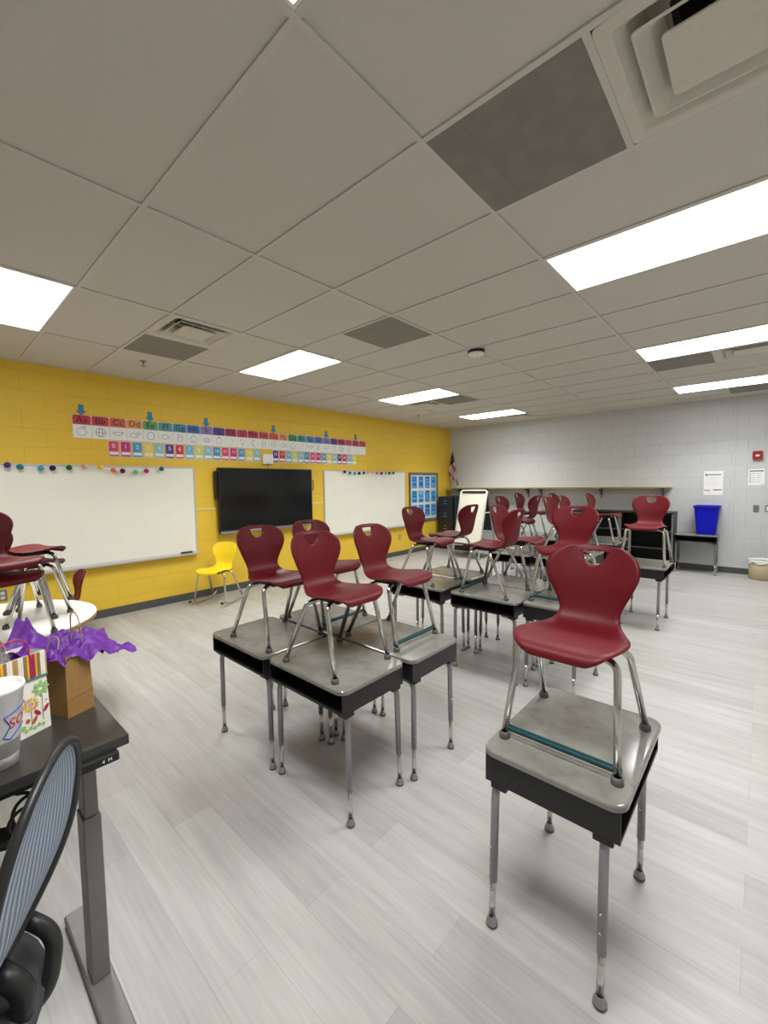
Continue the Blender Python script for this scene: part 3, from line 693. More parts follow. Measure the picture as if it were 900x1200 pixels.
def chair_shell(mm, slot=False):
    pr = smooth_prof([(y, z, w) for (y, z), w in zip(PROF, WID)], 4)
    n = len(pr); NU = 20; th = .0065
    # profile normals
    top, bottom = [], []
    for j in range(n):
        a, b = pr[max(0, j-1)], pr[min(n-1, j+1)]
        ty, tz = b[0]-a[0], b[1]-a[1]; l = math.hypot(ty, tz); ny, nz = -tz/l, ty/l      # normal towards the sitter
        y, z, w = pr[j]
        back = max(0, min(1, (z-.40)/.12))
        for i in range(NU+1):
            u = -1+2*i/NU; uu = math.copysign(abs(u)**.9, u)
            c = (.045*back)*abs(u)**2.0*(w/.18)**1.6 + (.010*(1-back))*abs(u)**2.4
            if j < 8: c -= .012*abs(u)**3*(1-j/8)
            P = Vector((w*uu, y+ny*c, z+nz*c)); N = Vector((0, ny, nz))
            e = .25+.75*min(1, (1-abs(u))*10); e *= min(1, .4+.12*min(j, n-1-j))
            top.append(P+N*th*e); bottom.append(P-N*th*e)
    W = NU+1; F = []; nv = n*W
    idx = lambda j, i: j*W+i
    for j in range(n-1):
        for i in range(NU):
            F.append((idx(j, i), idx(j, i+1), idx(j+1, i+1), idx(j+1, i))); F.append((nv+idx(j, i), nv+idx(j+1, i), nv+idx(j+1, i+1), nv+idx(j, i+1)))
    loop = [idx(0, i) for i in range(W)]+[idx(j, NU) for j in range(1, n)]+[idx(n-1, i) for i in range(NU-1, -1, -1)]+[idx(j, 0) for j in range(n-2, 0, -1)]
    for a, b in zip(loop, loop[1:]+loop[:1]): F.append((a, nv+a, nv+b, b))
    m = MB(); m.add(top+bottom, F, mm, True)
    c = MB()
    if slot: o = rrect(-.035, .035, .628, .645, .008, 4)
    else:
        o = [(-.043, .647), (.043, .647), (.045, .640), (.040, .62), (.028, .602), (.012, .593), (-.012, .593), (-.028, .602), (-.040, .62), (-.045, .640)]
    c.prism(o, -.30, -.08, mm, Matrix(((1, 0, 0, 0), (0, 0, -1, 0), (0, 1, 0, 0), (0, 0, 0, 1))))
    return m, c
def chair_protos(name, label):
    t = thing(name, label, 'chair')
    m, c = chair_shell(M_red); sh = m.build('seat_shell', t); cu = c.build('cutter'); bake_bool(sh, cu)
    for s in (-1, 1):
        for front in (1, 0):
            if front: pts = [(s*.183, -.19, .018), (s*.160, -.115, .338), (s*.10, -.10, .351), (0, -.10, .352)]
            else: pts = [(s*.188, .19, .018), (s*.160, .04, .330), (s*.10, .022, .340), (0, .02, .341)]
            m = MB(); m.tube(fillet(pts, .035), .0118, M_chrome, seg=12); l = m.build('leg', t)
            g = MB(); f = pts[0]; g.lathe([(0, 0), (.0175, 0), (.019, .004), (.0185, .016), (.0145, .024), (.012, .024)], M_glide, c=(f[0], f[1], 0), seg=14); g.build('glide', l)
    for s in (-1, 1):
        m = MB(); m.box(s*.085-.016, s*.085+.016, -.125, .05, .336, .361, M_dark, .005); m.build('seat_mount', t)
    return t
DESK_Z = .662
proto_chair = chair_protos('student_chair', 'x'); used = [False]
def place_chair(x, y, deg, s, z, label, group='maroon chairs turned up on the desks'):
    t = copy_tree(proto_chair) if used[0] else proto_chair
    used[0] = True
    t.location = (x, y, z); t.rotation_euler = (0, 0, math.radians(deg+90)); t.scale = (s,)*3
    t['label'] = label; t['group'] = group
    return t

# ------------------------------------------------------------------ desks
def desk_proto():
    t = thing('student_desk', 'x', 'desk')
    X, Y = .298, .2235; ht = DESK_Z
    m = MB(); bm = bmesh.new()
    o = rrect(-X, X, -Y, Y, .045, 7)
    vs = [bm.verts.new((x, y, ht-.02)) for x, y in o]; f = bm.faces.new(vs)
    r = bmesh.ops.extrude_face_region(bm, geom=[f])
    for v in r['geom']:
        if isinstance(v, bmesh.types.BMVert): v.co.z = ht
    ed = [e for e in bm.edges if abs(e.verts[0].co.z-ht) < 1e-6 and abs(e.verts[1].co.z-ht) < 1e-6]
    bmesh.ops.bevel(bm, geom=ed, offset=.007, segments=3, affect='EDGES', profile=.5)
    m.addbm(bm, M_top); m.build('desk_top', t)
    # open-fronted book box (opening to -Y)
    m = MB(); x, y, z0, z1 = X-.012, Y-.012, ht-.118, ht-.0202; th = .004
    m.box(-x, -x+th, -y, y, z0, z1, M_box); m.box(x-th, x, -y, y, z0, z1, M_box); m.box(-x+th, x-th, y-th, y, z0, z1, M_box)
    m.box(-x+th, x-th, -y, y-th, z0, z0+th, M_box); m.box(-x+th, x-th, -y, -y+.006, z0+th, z0+.012, M_box)
    m.build('book_box', t)
    for sx in (-1, 1):
        m = MB(); m.box(sx*.255-.03, sx*.255+.03, -y+.018, -y+.075, z0-.021, z0, M_box, .003); m.build('leg_bracket', t)
        m = MB(); m.box(sx*.255-.03, sx*.255+.03, y-.075, y-.018, z0-.021, z0, M_box, .003); m.build('leg_bracket', t)
        for sy in (-1, 1):
            fx, fy = sx*.274, sy*.178+.014
            kx, kz = sx*.272, .17
            m = MB(); m.tube(fillet([(sx*.165, sy*.172+.006, z0-.012), (sx*.268, sy*.174+.008, z0-.016), (kx, sy*.177+.011, kz)], .075, 10), .0142, M_silver, seg=12)
            for q in (.24, .30): m.tube([(kx-sx*.004-.013, fy, q), (kx-sx*.004-.018, fy, q)], .0035, M_chrome, seg=6)
            l = m.build('leg', t)
            m = MB(); m.tube([(kx, sy*.177+.011, kz+.01), (fx, fy, .03)], .0112, M_chrome, seg=12); m.build('leg_extension', l)
            g = MB(); g.lathe([(0, 0), (.019, 0), (.021, .004), (.0205, .011)], M_glide, c=(fx, fy, 0), seg=16)
            g.lathe([(.0205, .011), (.0195, .018), (.0145, .027), (.0130, .036), (.0115, .037)], M_silver, c=(fx, fy, 0), seg=16); g.build('glide', l)
    return t
proto_desk = desk_proto(); dused = [False]
def place_desk(x, y, deg, label, group='grey-topped student desks'):
    t = copy_tree(proto_desk) if dused[0] else proto_desk
    dused[0] = True
    t.location = (x, y, 0); t.rotation_euler = (0, 0, math.radians(deg+90)); t['label'] = label; t['group'] = group
    return t
def band(x, y, deg, s, z0, h, label):
    """stretch band looped round the two front legs"""
    t = MB(); w = .19; out = rrect(-w-.004, w+.004, -.009, .009, .008, 5); n = len(out)
    yo = -.187+h*.2
    vs = [(px, py+yo+.0, h) for px, py in out]+[(px, py+yo, h+.016) for px, py in out]
    ins = [(px*.992, py*.85) for px, py in out]
    vs += [(px, py+yo, h) for px, py in ins]+[(px, py+yo, h+.016) for px, py in ins]
    fs = []
    for i in range(n):
        j = (i+1) % n
        fs += [(i, j, n+j, n+i), (2*n+i, 3*n+i, 3*n+j, 2*n+j), (i, 2*n+i, 2*n+j, j), (n+i, n+j, 3*n+j, 3*n+i)]
    t.add(vs, fs, M_teal, True)
    o = t.build('stretch_band'); tag(o, label, 'band', 'teal stretch bands on chair legs')
    o.location = (x, y, z0); o.rotation_euler = (0, 0, math.radians(deg+90)); o.scale = (s,)*3

G = 'maroon chairs set on the desks'
# lone desk in front
place_desk(1.567, .478, -90, 'lone student desk closest to the viewer at lower right')
place_chair(1.565, .482, 180, 1.0, DESK_Z, 'large maroon chair facing the viewer on the lone front desk', G)
band(1.565, .482, 180, 1.0, DESK_Z, .03, 'teal band round the front legs of the chair on the lone desk')
# first cluster of four
place_desk(1.428, 1.645, 180, 'front corner desk of the nearest cluster of four desks')
place_desk(1.415, 2.262, 180, 'leftmost desk of the nearest cluster, toward the yellow wall')
place_desk(1.892, 1.612, 0, 'rightmost desk of the nearest cluster of four desks')
place_desk(1.885, 2.23, 0, 'rear hidden desk of the nearest cluster of four desks')
place_chair(1.435, 1.635, -90, 1.0, DESK_Z, 'maroon chair on the front corner desk of the nearest cluster', G)
place_chair(1.44, 2.19, -90, 1.0, DESK_Z, 'maroon chair on the leftmost desk of the nearest cluster', G)
place_chair(1.905, 1.66, -90, 1.0, DESK_Z, 'maroon chair on the rightmost desk of the nearest cluster', G)
place_chair(1.88, 2.24, -90, 1.0, DESK_Z, 'maroon chair partly hidden at the rear of the nearest cluster', G)
band(1.905, 1.66, -90, 1.0, DESK_Z, .03, 'teal band on the chair of the rightmost desk in the nearest cluster')
band(1.88, 2.24, -90, 1.0, DESK_Z, .03, 'teal band on the half hidden chair in the nearest cluster')
# second cluster
place_desk(3.215, 1.665, 180, 'front middle desk of the second cluster, with a chair turned leftward')
place_desk(3.205, 2.335, 180, 'left front desk of the second cluster, beyond the nearest cluster')
place_desk(3.68, 1.665, 0, 'rear middle desk of the second cluster')
place_desk(3.67, 2.335, 0, 'rear left desk of the second cluster')
place_desk(3.36, 1.13, -90, 'end desk of the second cluster, directly behind the lone front chair')
place_chair(3.215, 2.35, -90, 1.04, DESK_Z, 'maroon chair on the left front desk of the second cluster', G)
place_chair(3.23, 1.66, 90, 1.06, DESK_Z, 'maroon chair seen from behind on the front middle desk, second cluster', G)
place_chair(3.68, 1.68, -90, 1.06, DESK_Z, 'maroon chair on the rear middle desk of the second cluster', G)
place_chair(3.66, 2.33, 90, 1.06, DESK_Z, 'maroon chair seen from behind in front of the white easel', G)
place_chair(3.36, 1.115, 180, 1.08, DESK_Z, 'maroon chair facing the viewer just behind the lone front chair', G)
band(3.23, 1.66, 90, 1.06, DESK_Z, .03, 'teal band on the chair seen from behind, second cluster')
band(3.36, 1.115, 180, 1.08, DESK_Z, .03, 'teal band on the end-desk chair of the second cluster')
# third cluster
place_desk(5.43, .945, -90, 'end desk of the third cluster, standing clear at the right')
place_desk(5.31, 1.81, 180, 'front right desk of the third cluster')
place_desk(5.31, 2.425, 180, 'front left desk of the third cluster')
place_desk(5.775, 1.81, 0, 'rear right desk of the third cluster')
place_desk(5.775, 2.425, 0, 'rear left desk of the third cluster')
place_chair(5.44, .95, 180, 1.12, DESK_Z, 'maroon chair facing the viewer on the far right end desk', G)
place_chair(5.31, 1.81, -90, 1.1, DESK_Z, 'maroon chair whose edge shows left of the chair on the second-cluster end desk', G)
place_chair(5.775, 1.79, -90, 1.1, DESK_Z, 'rightmost of the three maroon chair backs above the end-desk chair', G)
place_chair(5.775, 2.54, 90, 1.1, DESK_Z, 'far maroon chair seen from behind, beside the grey wall outlet', G)
place_chair(5.31, 2.45, -90, 1.1, DESK_Z, 'far maroon chair back just right of the white easel', G)
# fourth cluster
place_desk(6.97, 1.85, 180, 'farthest visible desk in front of the black bookcases')
place_desk(6.97, 2.465, 180, 'middle front desk of the farthest cluster')
place_desk(6.97, 3.08, 180, 'left front desk of the farthest cluster')
place_desk(7.435, 1.85, 0, 'right rear desk of the farthest cluster')
place_desk(7.435, 2.465, 0, 'middle rear desk of the farthest cluster')
place_desk(7.435, 3.08, 0, 'left rear desk of the farthest cluster')
place_chair(6.97, 1.80, -90, 1.1, DESK_Z, 'maroon chair in profile before the black bookcases', G)
place_chair(6.97, 2.36, -90, 1.1, DESK_Z, 'dark middle one of three far maroon chair backs', G)
place_chair(6.97, 2.95, -90, 1.1, DESK_Z, 'farthest maroon chair in profile below the two shelf brackets', G)
# desk with the bin at the grey wall
place_desk(8.905, .818, 180, 'student desk against the grey wall carrying the blue bin')
t = thing('recycling_bin', 'blue plastic recycling bin on the desk at the grey wall', 'bin', (8.95, .69, DESK_Z+.001))
m = MB(); prof = [(.125, .115, 0), (.13, .12, .02), (.168, .158, .46)]
def bowl(mm, prof, mat_, th=.006):
    vs = []; fs = []; n = 28
    full = [(a, b, z) for a, b, z in prof]+[(a-th, b-th, z) for a, b, z in prof[::-1]]
    full[-1] = (full[-1][0], full[-1][1], prof[0][2]+th)
    for a, b, z in full:
        for x, y in rrect(-b, b, -a, a, .03, 6): vs.append((x, y, z))
    for i in range(len(full)-1):
        for k in range(n): fs.append((i*n+k, i*n+(k+1) % n, (i+1)*n+(k+1) % n, (i+1)*n+k))
    fs += [tuple(range(n))[::-1], tuple(range((len(full)-1)*n, len(full)*n))]
    mm.add(vs, fs, mat_)
bowl(m, prof, M_blue); m.build('body', t)
m = MB(); vs = []
for a, b, z in ((.166, .156, .445), (.182, .172, .445), (.184, .174, .478), (.166, .156, .482), (.16, .15, .46)):
    for x, y in rrect(-b, b, -a, a, .03, 6): vs.append((x, y, z))
m.add(vs, [(i*28+k, i*28+(k+1) % 28, (i+1)*28+(k+1) % 28, (i+1)*28+k) for i in range(4) for k in range(28)], M_blue); m.build('rim', t)
# trash can
t = thing('trash_can', 'beige round trash can with white liner by grey wall', 'trash can', (8.88, -.035, 0))
m = MB(); m.lathe([(0, 0), (.155, 0), (.16, .01), (.17, .28), (.164, .28), (.155, .012), (0, .01)], M_can, seg=32); m.build('body', t)
m = MB()
def liner(u, v):
    a = 2*PI*u; k = .5+.5*math.sin(a*5+1.3)*.6+.2*math.sin(a*11)
    if v < .5: r = .1655+.0085*v*2; z = .23+.075*v*2+.012*k
    else: r = .174+.002*k; z = .305+.012*k-(v-.5)*2*(.055+.012*math.sin(a*7))
    return (r*math.cos(a), r*math.sin(a), z)
m.grid(liner, 64, 8, M_bag); m.build('liner', t, label='white plastic liner')

# yellow rocking chair (same shell with a slot handle, on curved runners)
t = thing('rocking_chair', 'yellow student chair on curved runners by yellow wall', 'chair', (2.70, 5.50, 0), math.radians(210+90), None, 1.14)
m, c = chair_shell(M_yel, True); sh = m.build('seat_shell', t); cu = c.build('cutter'); bake_bool(sh, cu)
for v in sh.data.vertices: v.co.z += .03
for s in (-1, 1):
    m = MB(); run = []
    for k in range(15):
        a = -1+2*k/14; run.append((s*.205, .02+a*.26, .0128+.045*a*a))
    m.tube(run, .0125, M_chrome, seg=10); r_ = m.build('runner', t)
    m = MB(); m.lathe([(0, -.012), (.0145, -.012), (.0145, .008)], M_black, seg=12, M=Matrix.Translation(run[0]) @ Matrix.Rotation(-PI/2, 4, 'X') @ Matrix.Rotation(0, 4, 'Z')); m.build('end_cap', r_)
    for pts in ([(s*.205, -.17, .045), (s*.168, -.125, .365), (s*.10, -.11, .385), (0, -.11, .386)], [(s*.205, .19, .035), (s*.162, .05, .36), (s*.1, .03, .372), (0, .03, .372)]):
        m = MB(); m.tube(fillet(pts, .035), .0105, M_chrome, seg=10); m.build('leg', t)
for s in (-1, 1):
    m = MB(); m.box(s*.085-.016, s*.085+.016, -.13, .06, .366, .392, M_dark, .005); m.build('seat_mount', t)

# round table with two stacks of chairs
RZ = .70
t = thing('round_table', 'round white table with wood edge carrying stacked maroon chairs', 'table', (.24, 3.74, 0))
m = MB(); m.lathe([(0, RZ), (.612, RZ), (.618, RZ-.004)], M_rtop, seg=72); m.lathe([(.618, RZ-.004), (.62, RZ-.01), (.618, RZ-.03), (.0, RZ-.032)], M_wood, seg=72); m.build('table_top', t)
for k in range(4):
    a = math.radians(35+90*k); c_, s_ = math.cos(a), math.sin(a)
    m = MB(); m.tube(fillet([(.38*c_, .38*s_, RZ-.04), (.47*c_, .47*s_, RZ-.07), (.5*c_, .5*s_, .02)], .05), .016, M_chrome, seg=10); l = m.build('leg', t)
    m = MB(); m.lathe([(0, 0), (.024, 0), (.024, .01), (.014, .025)], M_glide, c=(.5*c_, .5*s_, 0), seg=12); m.build('glide', l)
m = MB(); m.lathe([(.36, RZ-.033), (.36, RZ-.06), (.39, RZ-.06), (.39, RZ-.033)], M_silver, seg=40); m.build('apron_ring', t)
SG = 'maroon chairs stacked on the round table'
for (x, y), fa, la, lb in (((.288, 3.32), -71, 'lower chair of the near stack on the round table', 'upper chair of the near stack on the round table'),
                           ((.453, 3.757), 19, 'lower chair of the far stack on the round table', 'upper chair of the far stack on the round table')):
    fx, fy = math.cos(math.radians(fa)), math.sin(math.radians(fa))
    place_chair(x, y, fa, 1.0, RZ, la, SG)
    place_chair(x+.01*fx, y+.01*fy, fa, 1.0, RZ+.088, lb, SG)
place_chair(.925, 5.32, 178, 1.08, 0, 'maroon chair on the floor behind the round table', None)

# ------------------------------------------------------------------ teacher desk
TZ = .88
t = thing('standing_desk', 'black-topped standing desk with grey steel legs at lower left', 'desk', (-.40, 1.63, 0))
m = MB(); m.box(-.78, .768, -.309, .33, TZ-.028, TZ, M_tdesk, .002); m.build('desk_top', t)
for x in (.706, -.70):
    m = MB(); m.box(x-.024, x+.024, -.135, -.055, .035, .573, M_tleg, .004); l = m.build('leg', t)
    m = MB(); m.box(x-.019, x+.019, -.13, -.06, .573, TZ-.055, M_tleg, .004); m.build('inner_column', l)
    m = MB(); m.box(x-.035, x+.035, -.44, .20, .008, .035, M_tleg, .006); m.box(x-.03, x+.03, -.42, -.36, 0, .01, M_black); m.box(x-.03, x+.03, .12, .18, 0, .01, M_black); m.build('foot', l)
    m = MB(); m.box(x-.03, x+.03, -.22, .28, TZ-.055, TZ-.0282, M_tleg, .004); m.build('top_bracket', l)
m = MB(); m.box(-.67, .676, -.125, -.065, TZ-.07, TZ-.0284, M_black); m.build('crossbar', t)
m = MB(); m.box(.60, .738, -.327, -.285, TZ-.053, TZ-.0283, M_black, .004); k = m.build('control_panel', t)
m = MB(); R = Matrix(((1, 0, 0, .708), (0, 0, -1, -.3273), (0, 1, 0, TZ-.041), (0, 0, 0, 1))); text_mb(m, '4  M', .013, M_white, R); m.build('markings', k)
t = thing('power_cable', 'coiled black cable hanging below the standing desk top', 'cable', (.135, 1.40, .775))
m = MB(); pts = []
for k in range(70):
    a = k/69*2*PI*2.6; pts.append((.035*math.sin(a)+.03*k/69, .03*math.cos(a*.5), -.035+.04*math.cos(a)-.02*k/69))
pts = [(-.02, .05, .02)]+pts+[(.06, .03, -.12), (.05, .05, .01)]
m.tube(pts, .0045, M_black, seg=6); m.build('cord', t)
m = MB(); m.box(-.05, .06, .02, .08, .01, .032, M_black, .004); m.build('power_strip', t)

# kraft bag with purple tissue
ang = math.radians(21)
t = thing('paper_bag', 'brown paper gift bag with purple tissue on the standing desk', 'gift bag', (.272, 1.547, TZ+.0005), ang)
bw, bd, bh = .080, .120, .19
m = MB()
def bagshell(mm, w, d, h, mat_, tw=0):
    z = [0, h*.32, h*.7, h]; ins = [0, .001, .003, .004]; vs = []; fs = []; n = 8
    for zz, e in zip(z, ins):
        g = e*3*0
        pin = .010*(zz/h)
        for x, y in ((0+e, 0+e), (w/2, 0+e*.2), (w-e, 0+e), (w-e-pin, d/2), (w-e, d-e), (w/2, d-e*.2), (e, d-e), (e+pin, d/2)): vs.append((x, y, zz))
    o = len(vs)
    for i in range(3):
        for k in range(n): fs.append((i*n+k, i*n+(k+1) % n, (i+1)*n+(k+1) % n, (i+1)*n+k))
    fs.append(tuple(range(n))[::-1]); mm.add(vs, fs, mat_)
    vs2 = [(w/2+(x-w/2)*.975, d/2+(y-d/2)*.985, zz+(.002 if zz == 0 else -.0003)) for x, y, zz in vs]
    mm.add(vs2, [f[::-1] for f in fs], mat_)
bagshell(m, bw, bd, bh, M_kraft)
m.add([(.0, -.0006, .052), (bw, -.0006, .064), (bw, -.0006, .0655), (0, -.0006, .0535)], [(0, 1, 2, 3)], mat('kraft_crease', (120, 88, 46), .7))
m.build('bag', t)
for x, k in ((.004, .45), (bw-.004, 1.)):
    pts = [(x, bd*.28, bh-.03), (x, bd*.28, bh+.05*k), (x+(.01 if k < 1 else -.004), bd*.36, bh+.105*k), (x+(.014 if k < 1 else -.006), bd*.5, bh+.118*k), (x+(.01 if k < 1 else -.004), bd*.64, bh+.105*k), (x, bd*.72, bh+.05*k), (x, bd*.72, bh-.03)]
    m = MB(); m.tube(fillet(pts, .03, 4), .0022, M_twine, seg=6); m.build('handle', t)
from mathutils import noise
m = MB()
# corners of the crumpled sheets: direction, reach, height of the tip over the bag rim, width
LOB = [(-33, .178, -.045, 20), (150, .175, .030, 34), (62, .085, .035, 34), (118, .070, .115, 13), (235, .062, -.014, 40), (285, .070, -.012, 30), (8, .125, .034, 22)]
for layer in range(2):
    def tissue(u, v, layer=layer):
        a = 360*u; L_ = .045; Z_ = .012
        for la, ll, lz, lw in LOB:
            d = (a-la-layer*13+180) % 360-180; w_ = math.exp(-abs(d/lw)**1.25)
            L_ += max(0, ll*(1-.22*layer)-.045)*w_; Z_ += (lz-.012)*w_
        L_ *= 1+.10*noise.noise((u*9, layer*3, 1))
        r = .018+(L_-.018)*v; ca, sa = math.cos(math.radians(a)), math.sin(math.radians(a))
        x, y = bw/2+r*ca, bd/2+r*sa
        cr = abs(noise.noise((x*17, y*17, layer*5.)))*.042-.012+abs(noise.noise((x*42+3, y*42, layer*2.)))*.012
        z = bh-.03*(1-v)**2+.030*math.sin(PI*min(1, v*1.15))+Z_*v*v+cr*min(1, v*3)+layer*.004
        sw = .012*noise.noise((x*18, y*18, 7+layer))*v
        return (x-sa*sw, y+ca*sw, z)
    m.grid(tissue, 150, 22, M_purple)
m.build('tissue_paper', t, label='purple tissue paper')

# floral gift bag
ang = math.radians(23.5)
gw, gd, gh = .20, .095, .232
ux, uy = math.cos(ang), math.sin(ang)
t = thing('floral_gift_bag', 'white floral gift bag with striped top beside the brown bag', 'gift bag', (.231-gw*ux, 1.546-gw*uy, TZ+.0005), ang)
m = MB(); M_gift = mat('gift_bag_white', (236, 232, 220), .4, var=.03)
bagshell(m, gw, gd, gh, M_gift)
STR = [(232, 178, 44), (150, 176, 70), (240, 236, 226), (168, 34, 92), (196, 150, 84), (236, 160, 40), (238, 234, 224), (126, 160, 66), (150, 110, 70), (238, 234, 224), (170, 34, 88), (226, 160, 52)]
x = 0; k = 0
while x < gw-.003:
    wd = (.0085, .006, .007, .008, .005)[k % 5]; x1 = min(gw-.002, x+wd); c_ = STR[(k*5+3) % 12 if k % 2 else k % 12]
    m.box(x+.001, x1, -.0008, -.0001, gh*.70, gh*.995, mat('stripe_%d_%d_%d' % c_, c_, .4), 0); x = x1; k += 1
m.box(.001, gw-.001, -.0012, -.0002, gh*.675, gh*.70, mat('teal_ribbon', (36, 132, 120), .4))
def petalflower(cx, cz, n, r0, r1, col, w_):
    for q in range(n):
        a = 2*PI*q/n; ca, sa = math.cos(a), math.sin(a)
        pts = []
        for i in range(10):
            b = 2*PI*i/10; px, pz = (r0+r1)/2+(r1-r0)/2*math.cos(b), w_*math.sin(b); pts.append((cx+px*ca-pz*sa, -.0009, cz+px*sa+pz*ca))
        m.add(pts, [tuple(range(10))], col)
def dot(cx, cz, r, col, d=.001): m.add([(cx+r*math.cos(2*PI*i/14), -d, cz+r*math.sin(2*PI*i/14)) for i in range(14)], [tuple(range(14))], col)
Gg, Gy, Gr, Go = mat('print_green', (150, 196, 110), .4), mat('print_gold', (226, 176, 60), .4), mat('print_crimson', (176, 30, 60), .4), mat('print_rust', (196, 84, 48), .4)
for ox in (0, -.085):
    for (x0, z0, z1) in ((.180, .03, .12), (.150, .02, .08)): m.box(ox+x0-.0007, ox+x0+.0007, -.0008, -.0001, z0, z1, mat('print_stem', (120, 120, 100), .5))
    petalflower(ox+.178, .125, 8, .006, .023, Gg, .0045); petalflower(ox+.150, .088, 13, .0095, .021, Gy, .0028)
    dot(ox+.150, .088, .0085, M_paper, .0009); dot(ox+.150, .088, .0065, Gr, .001); dot(ox+.150, .088, .0042, M_paper, .0011); dot(ox+.150, .088, .0022, Gr, .0012)
    for (cx, cz, aa) in ((.166, .058, 130), (.189, .062, 55), (.158, .04, 60)):
        a = math.radians(aa); m.add([(ox+cx+.012*math.cos(b)*math.cos(a)-.005*math.sin(b)*math.sin(a), -.0009, cz+.012*math.cos(b)*math.sin(a)+.005*math.sin(b)*math.cos(a)) for b in [2*PI*i/12 for i in range(12)]], [tuple(range(12))], Gr if aa != 60 else Go)
    dot(ox+.14, .045, .006, Go); dot(ox+.128, .03, .007, Gg); dot(ox+.19, .085, .0022, mat('print_plum', (110, 50, 60), .5)); dot(ox+.132, .125, .0022, Gr); dot(ox+.136, .106, .0022, Gr)
    for q in range(5): dot(ox+.135+.011*q, .018+.004*(q % 2), .005, Gg)
m.build('bag', t)
for yy, lean in ((.004, -.02), (gd-.004, .03)):
    pts = [(gw*.3, yy, gh-.03), (gw*.31, yy+lean*.5, gh+.035), (gw*.45, yy+lean, gh+.06), (gw*.62, yy+lean, gh+.058), (gw*.76, yy+lean*.5, gh+.03), (gw*.78, yy, gh-.03)]
    m = MB(); m.tube(fillet(pts, .03, 5), .0022, M_pink if yy < .05 else M_twine, seg=6); m.build('handle', t, label='pink cord handle' if yy < .05 else 'tan cord handle')
m = MB()
def foil(u, v):
    a = 2*PI*u; r = 1-.55*v; k = math.sin(a*4+2*v)*.5+math.sin(a*9+5*v)*.35
    return (gw*.40+gw*.36*r*math.cos(a)*(1-.12*v*k), gd/2+gd*.40*r*math.sin(a)*(1-.2*v*k), gh-.06+.105*v+.012*k*v+.01*math.sin(7*a+9*v)*v)
m.grid(foil, 48, 10, M_foil); m.add([foil(i/48, 1) for i in range(48)], [tuple(range(48))], M_foil); m.build('foil_present', t, label='silver foil wrapped present inside')
m = MB()
for q in range(5):
    a = q*1.25; m.tube([(gw*.30+.012*math.cos(a+.5*k)*k*.4, gd*.4+.010*math.sin(a)*k*.4, gh+.02+.012*math.sin(k*1.1)) for k in range(6)], .0035, mat('lime_ribbon', (206, 214, 40), .4) if q < 2 else M_pink, seg=6)
m.build('ribbon_bow', t, label='pink and lime ribbon')

# foam cup
t = thing('foam_cup', 'large white foam cup with blue and red logo on desk', 'cup', (.106, 1.424, TZ+.0005))
hc = .205
rad = lambda z: .036+.019*z/hc+(.002 if z > .07 else 0)
m = MB(); m.lathe([(0, 0), (.036, 0), (rad(.03), .03), (rad(.068), .068), (rad(.074), .074), (rad(.19), .19), (.058, .193), (.0595, .199), (.058, .205), (.0535, .205), (.052, .19), (.04, .03), (0, .02)], M_foam, seg=48); m.build('cup', t)
m = MB(); m.lathe([(.053, .193), (.03, .196), (0, .197)], mat('pale_lid', (238, 224, 228), .3, var=.05), seg=32); m.build('lid', t)
a0 = math.radians(-6)          # direction the logo faces
def wrapf(v):
    z = .118+v.y; r = rad(z)+.0006+v.z; a = a0+v.x/rad(z); return Vector((r*math.cos(a), r*math.sin(a), z))
m = MB()
sgn = [(-.062, -.035), (-.05, -.01), (-.066, .018), (-.03, .028), (.0, .031), (.045, .03), (.062, .018), (.052, -.004), (.064, -.03), (.02, -.026), (-.02, -.02), (-.048, -.043)]
pl = []
for i in range(len(sgn)):
    a, b = Vector(sgn[i]), Vector(sgn[(i+1) % len(sgn)])
    for k in range(5): q = a.lerp(b, k/5); pl.append(wrapf(Vector((q.x, q.y, 0))))
m.tube(pl, .0014, M_logoB, seg=6, closed=True); m.build('logo_outline', t, label='blue logo outline')
m = MB(); text_mb(m, 'SONIC', .036, M_logoR, Matrix.Identity(4), .0003, wrap=lambda v: wrapf(Vector((v.x, v.y+.12*v.x, v.z)))); m.build('lettering', t, label='red letters')

# ------------------------------------------------------------------ office chair
OC = dict(c=(.131, 1.095, .805), yaw=math.radians(150.1), rec=.182, a=.188, b=.232, k=.004, lum=-.05)
n_ = Vector((math.cos(OC['yaw']), math.sin(OC['yaw']), 0)); r_v = Vector((n_.y, -n_.x, 0)); zz = Vector((0, 0, 1))
w_v = zz*math.cos(OC['rec'])-n_*math.sin(OC['rec']); nn = n_*math.cos(OC['rec'])+zz*math.sin(OC['rec'])
oc0 = Vector((OC['c'][0], OC['c'][1], 0))+n_*.27
t = thing('office_chair', 'black office chair with blue-grey mesh back at bottom left', 'chair', (oc0.x, oc0.y, 0))
def bp(u, v):
    return Vector(OC['c'])-Vector((oc0.x, oc0.y, 0))+r_v*OC['a']*u+w_v*OC['b']*v+nn*(OC['k']*u*u-(OC['lum']*v*v if v < 0 else 0))
def sup(th): c_, s_ = math.cos(th), math.sin(th); return math.copysign(abs(c_)**.97, c_), math.copysign(abs(s_)**.97, s_)
loop = [bp(*sup(2*PI*k/72)) for k in range(72)]
m = MB(); m.tube(loop, [.0085+.0055*(1-math.sin(2*PI*k/72))/2 for k in range(72)], M_frame, seg=10, closed=True); m.build('back_frame', t)
me = bpy.data.meshes.new('back_mesh'); bm = bmesh.new(); uvl = bm.loops.layers.uv.new('UVMap')
NR, NT2 = 14, 72; grid = []
for i in range(NR+1):
    r = max(.02, i/NR*.985); grid.append([(bm.verts.new(bp(sup(2*PI*k/NT2)[0]*r, sup(2*PI*k/NT2)[1]*r)), sup(2*PI*k/NT2)[0]*r, sup(2*PI*k/NT2)[1]*r) for k in range(NT2)])
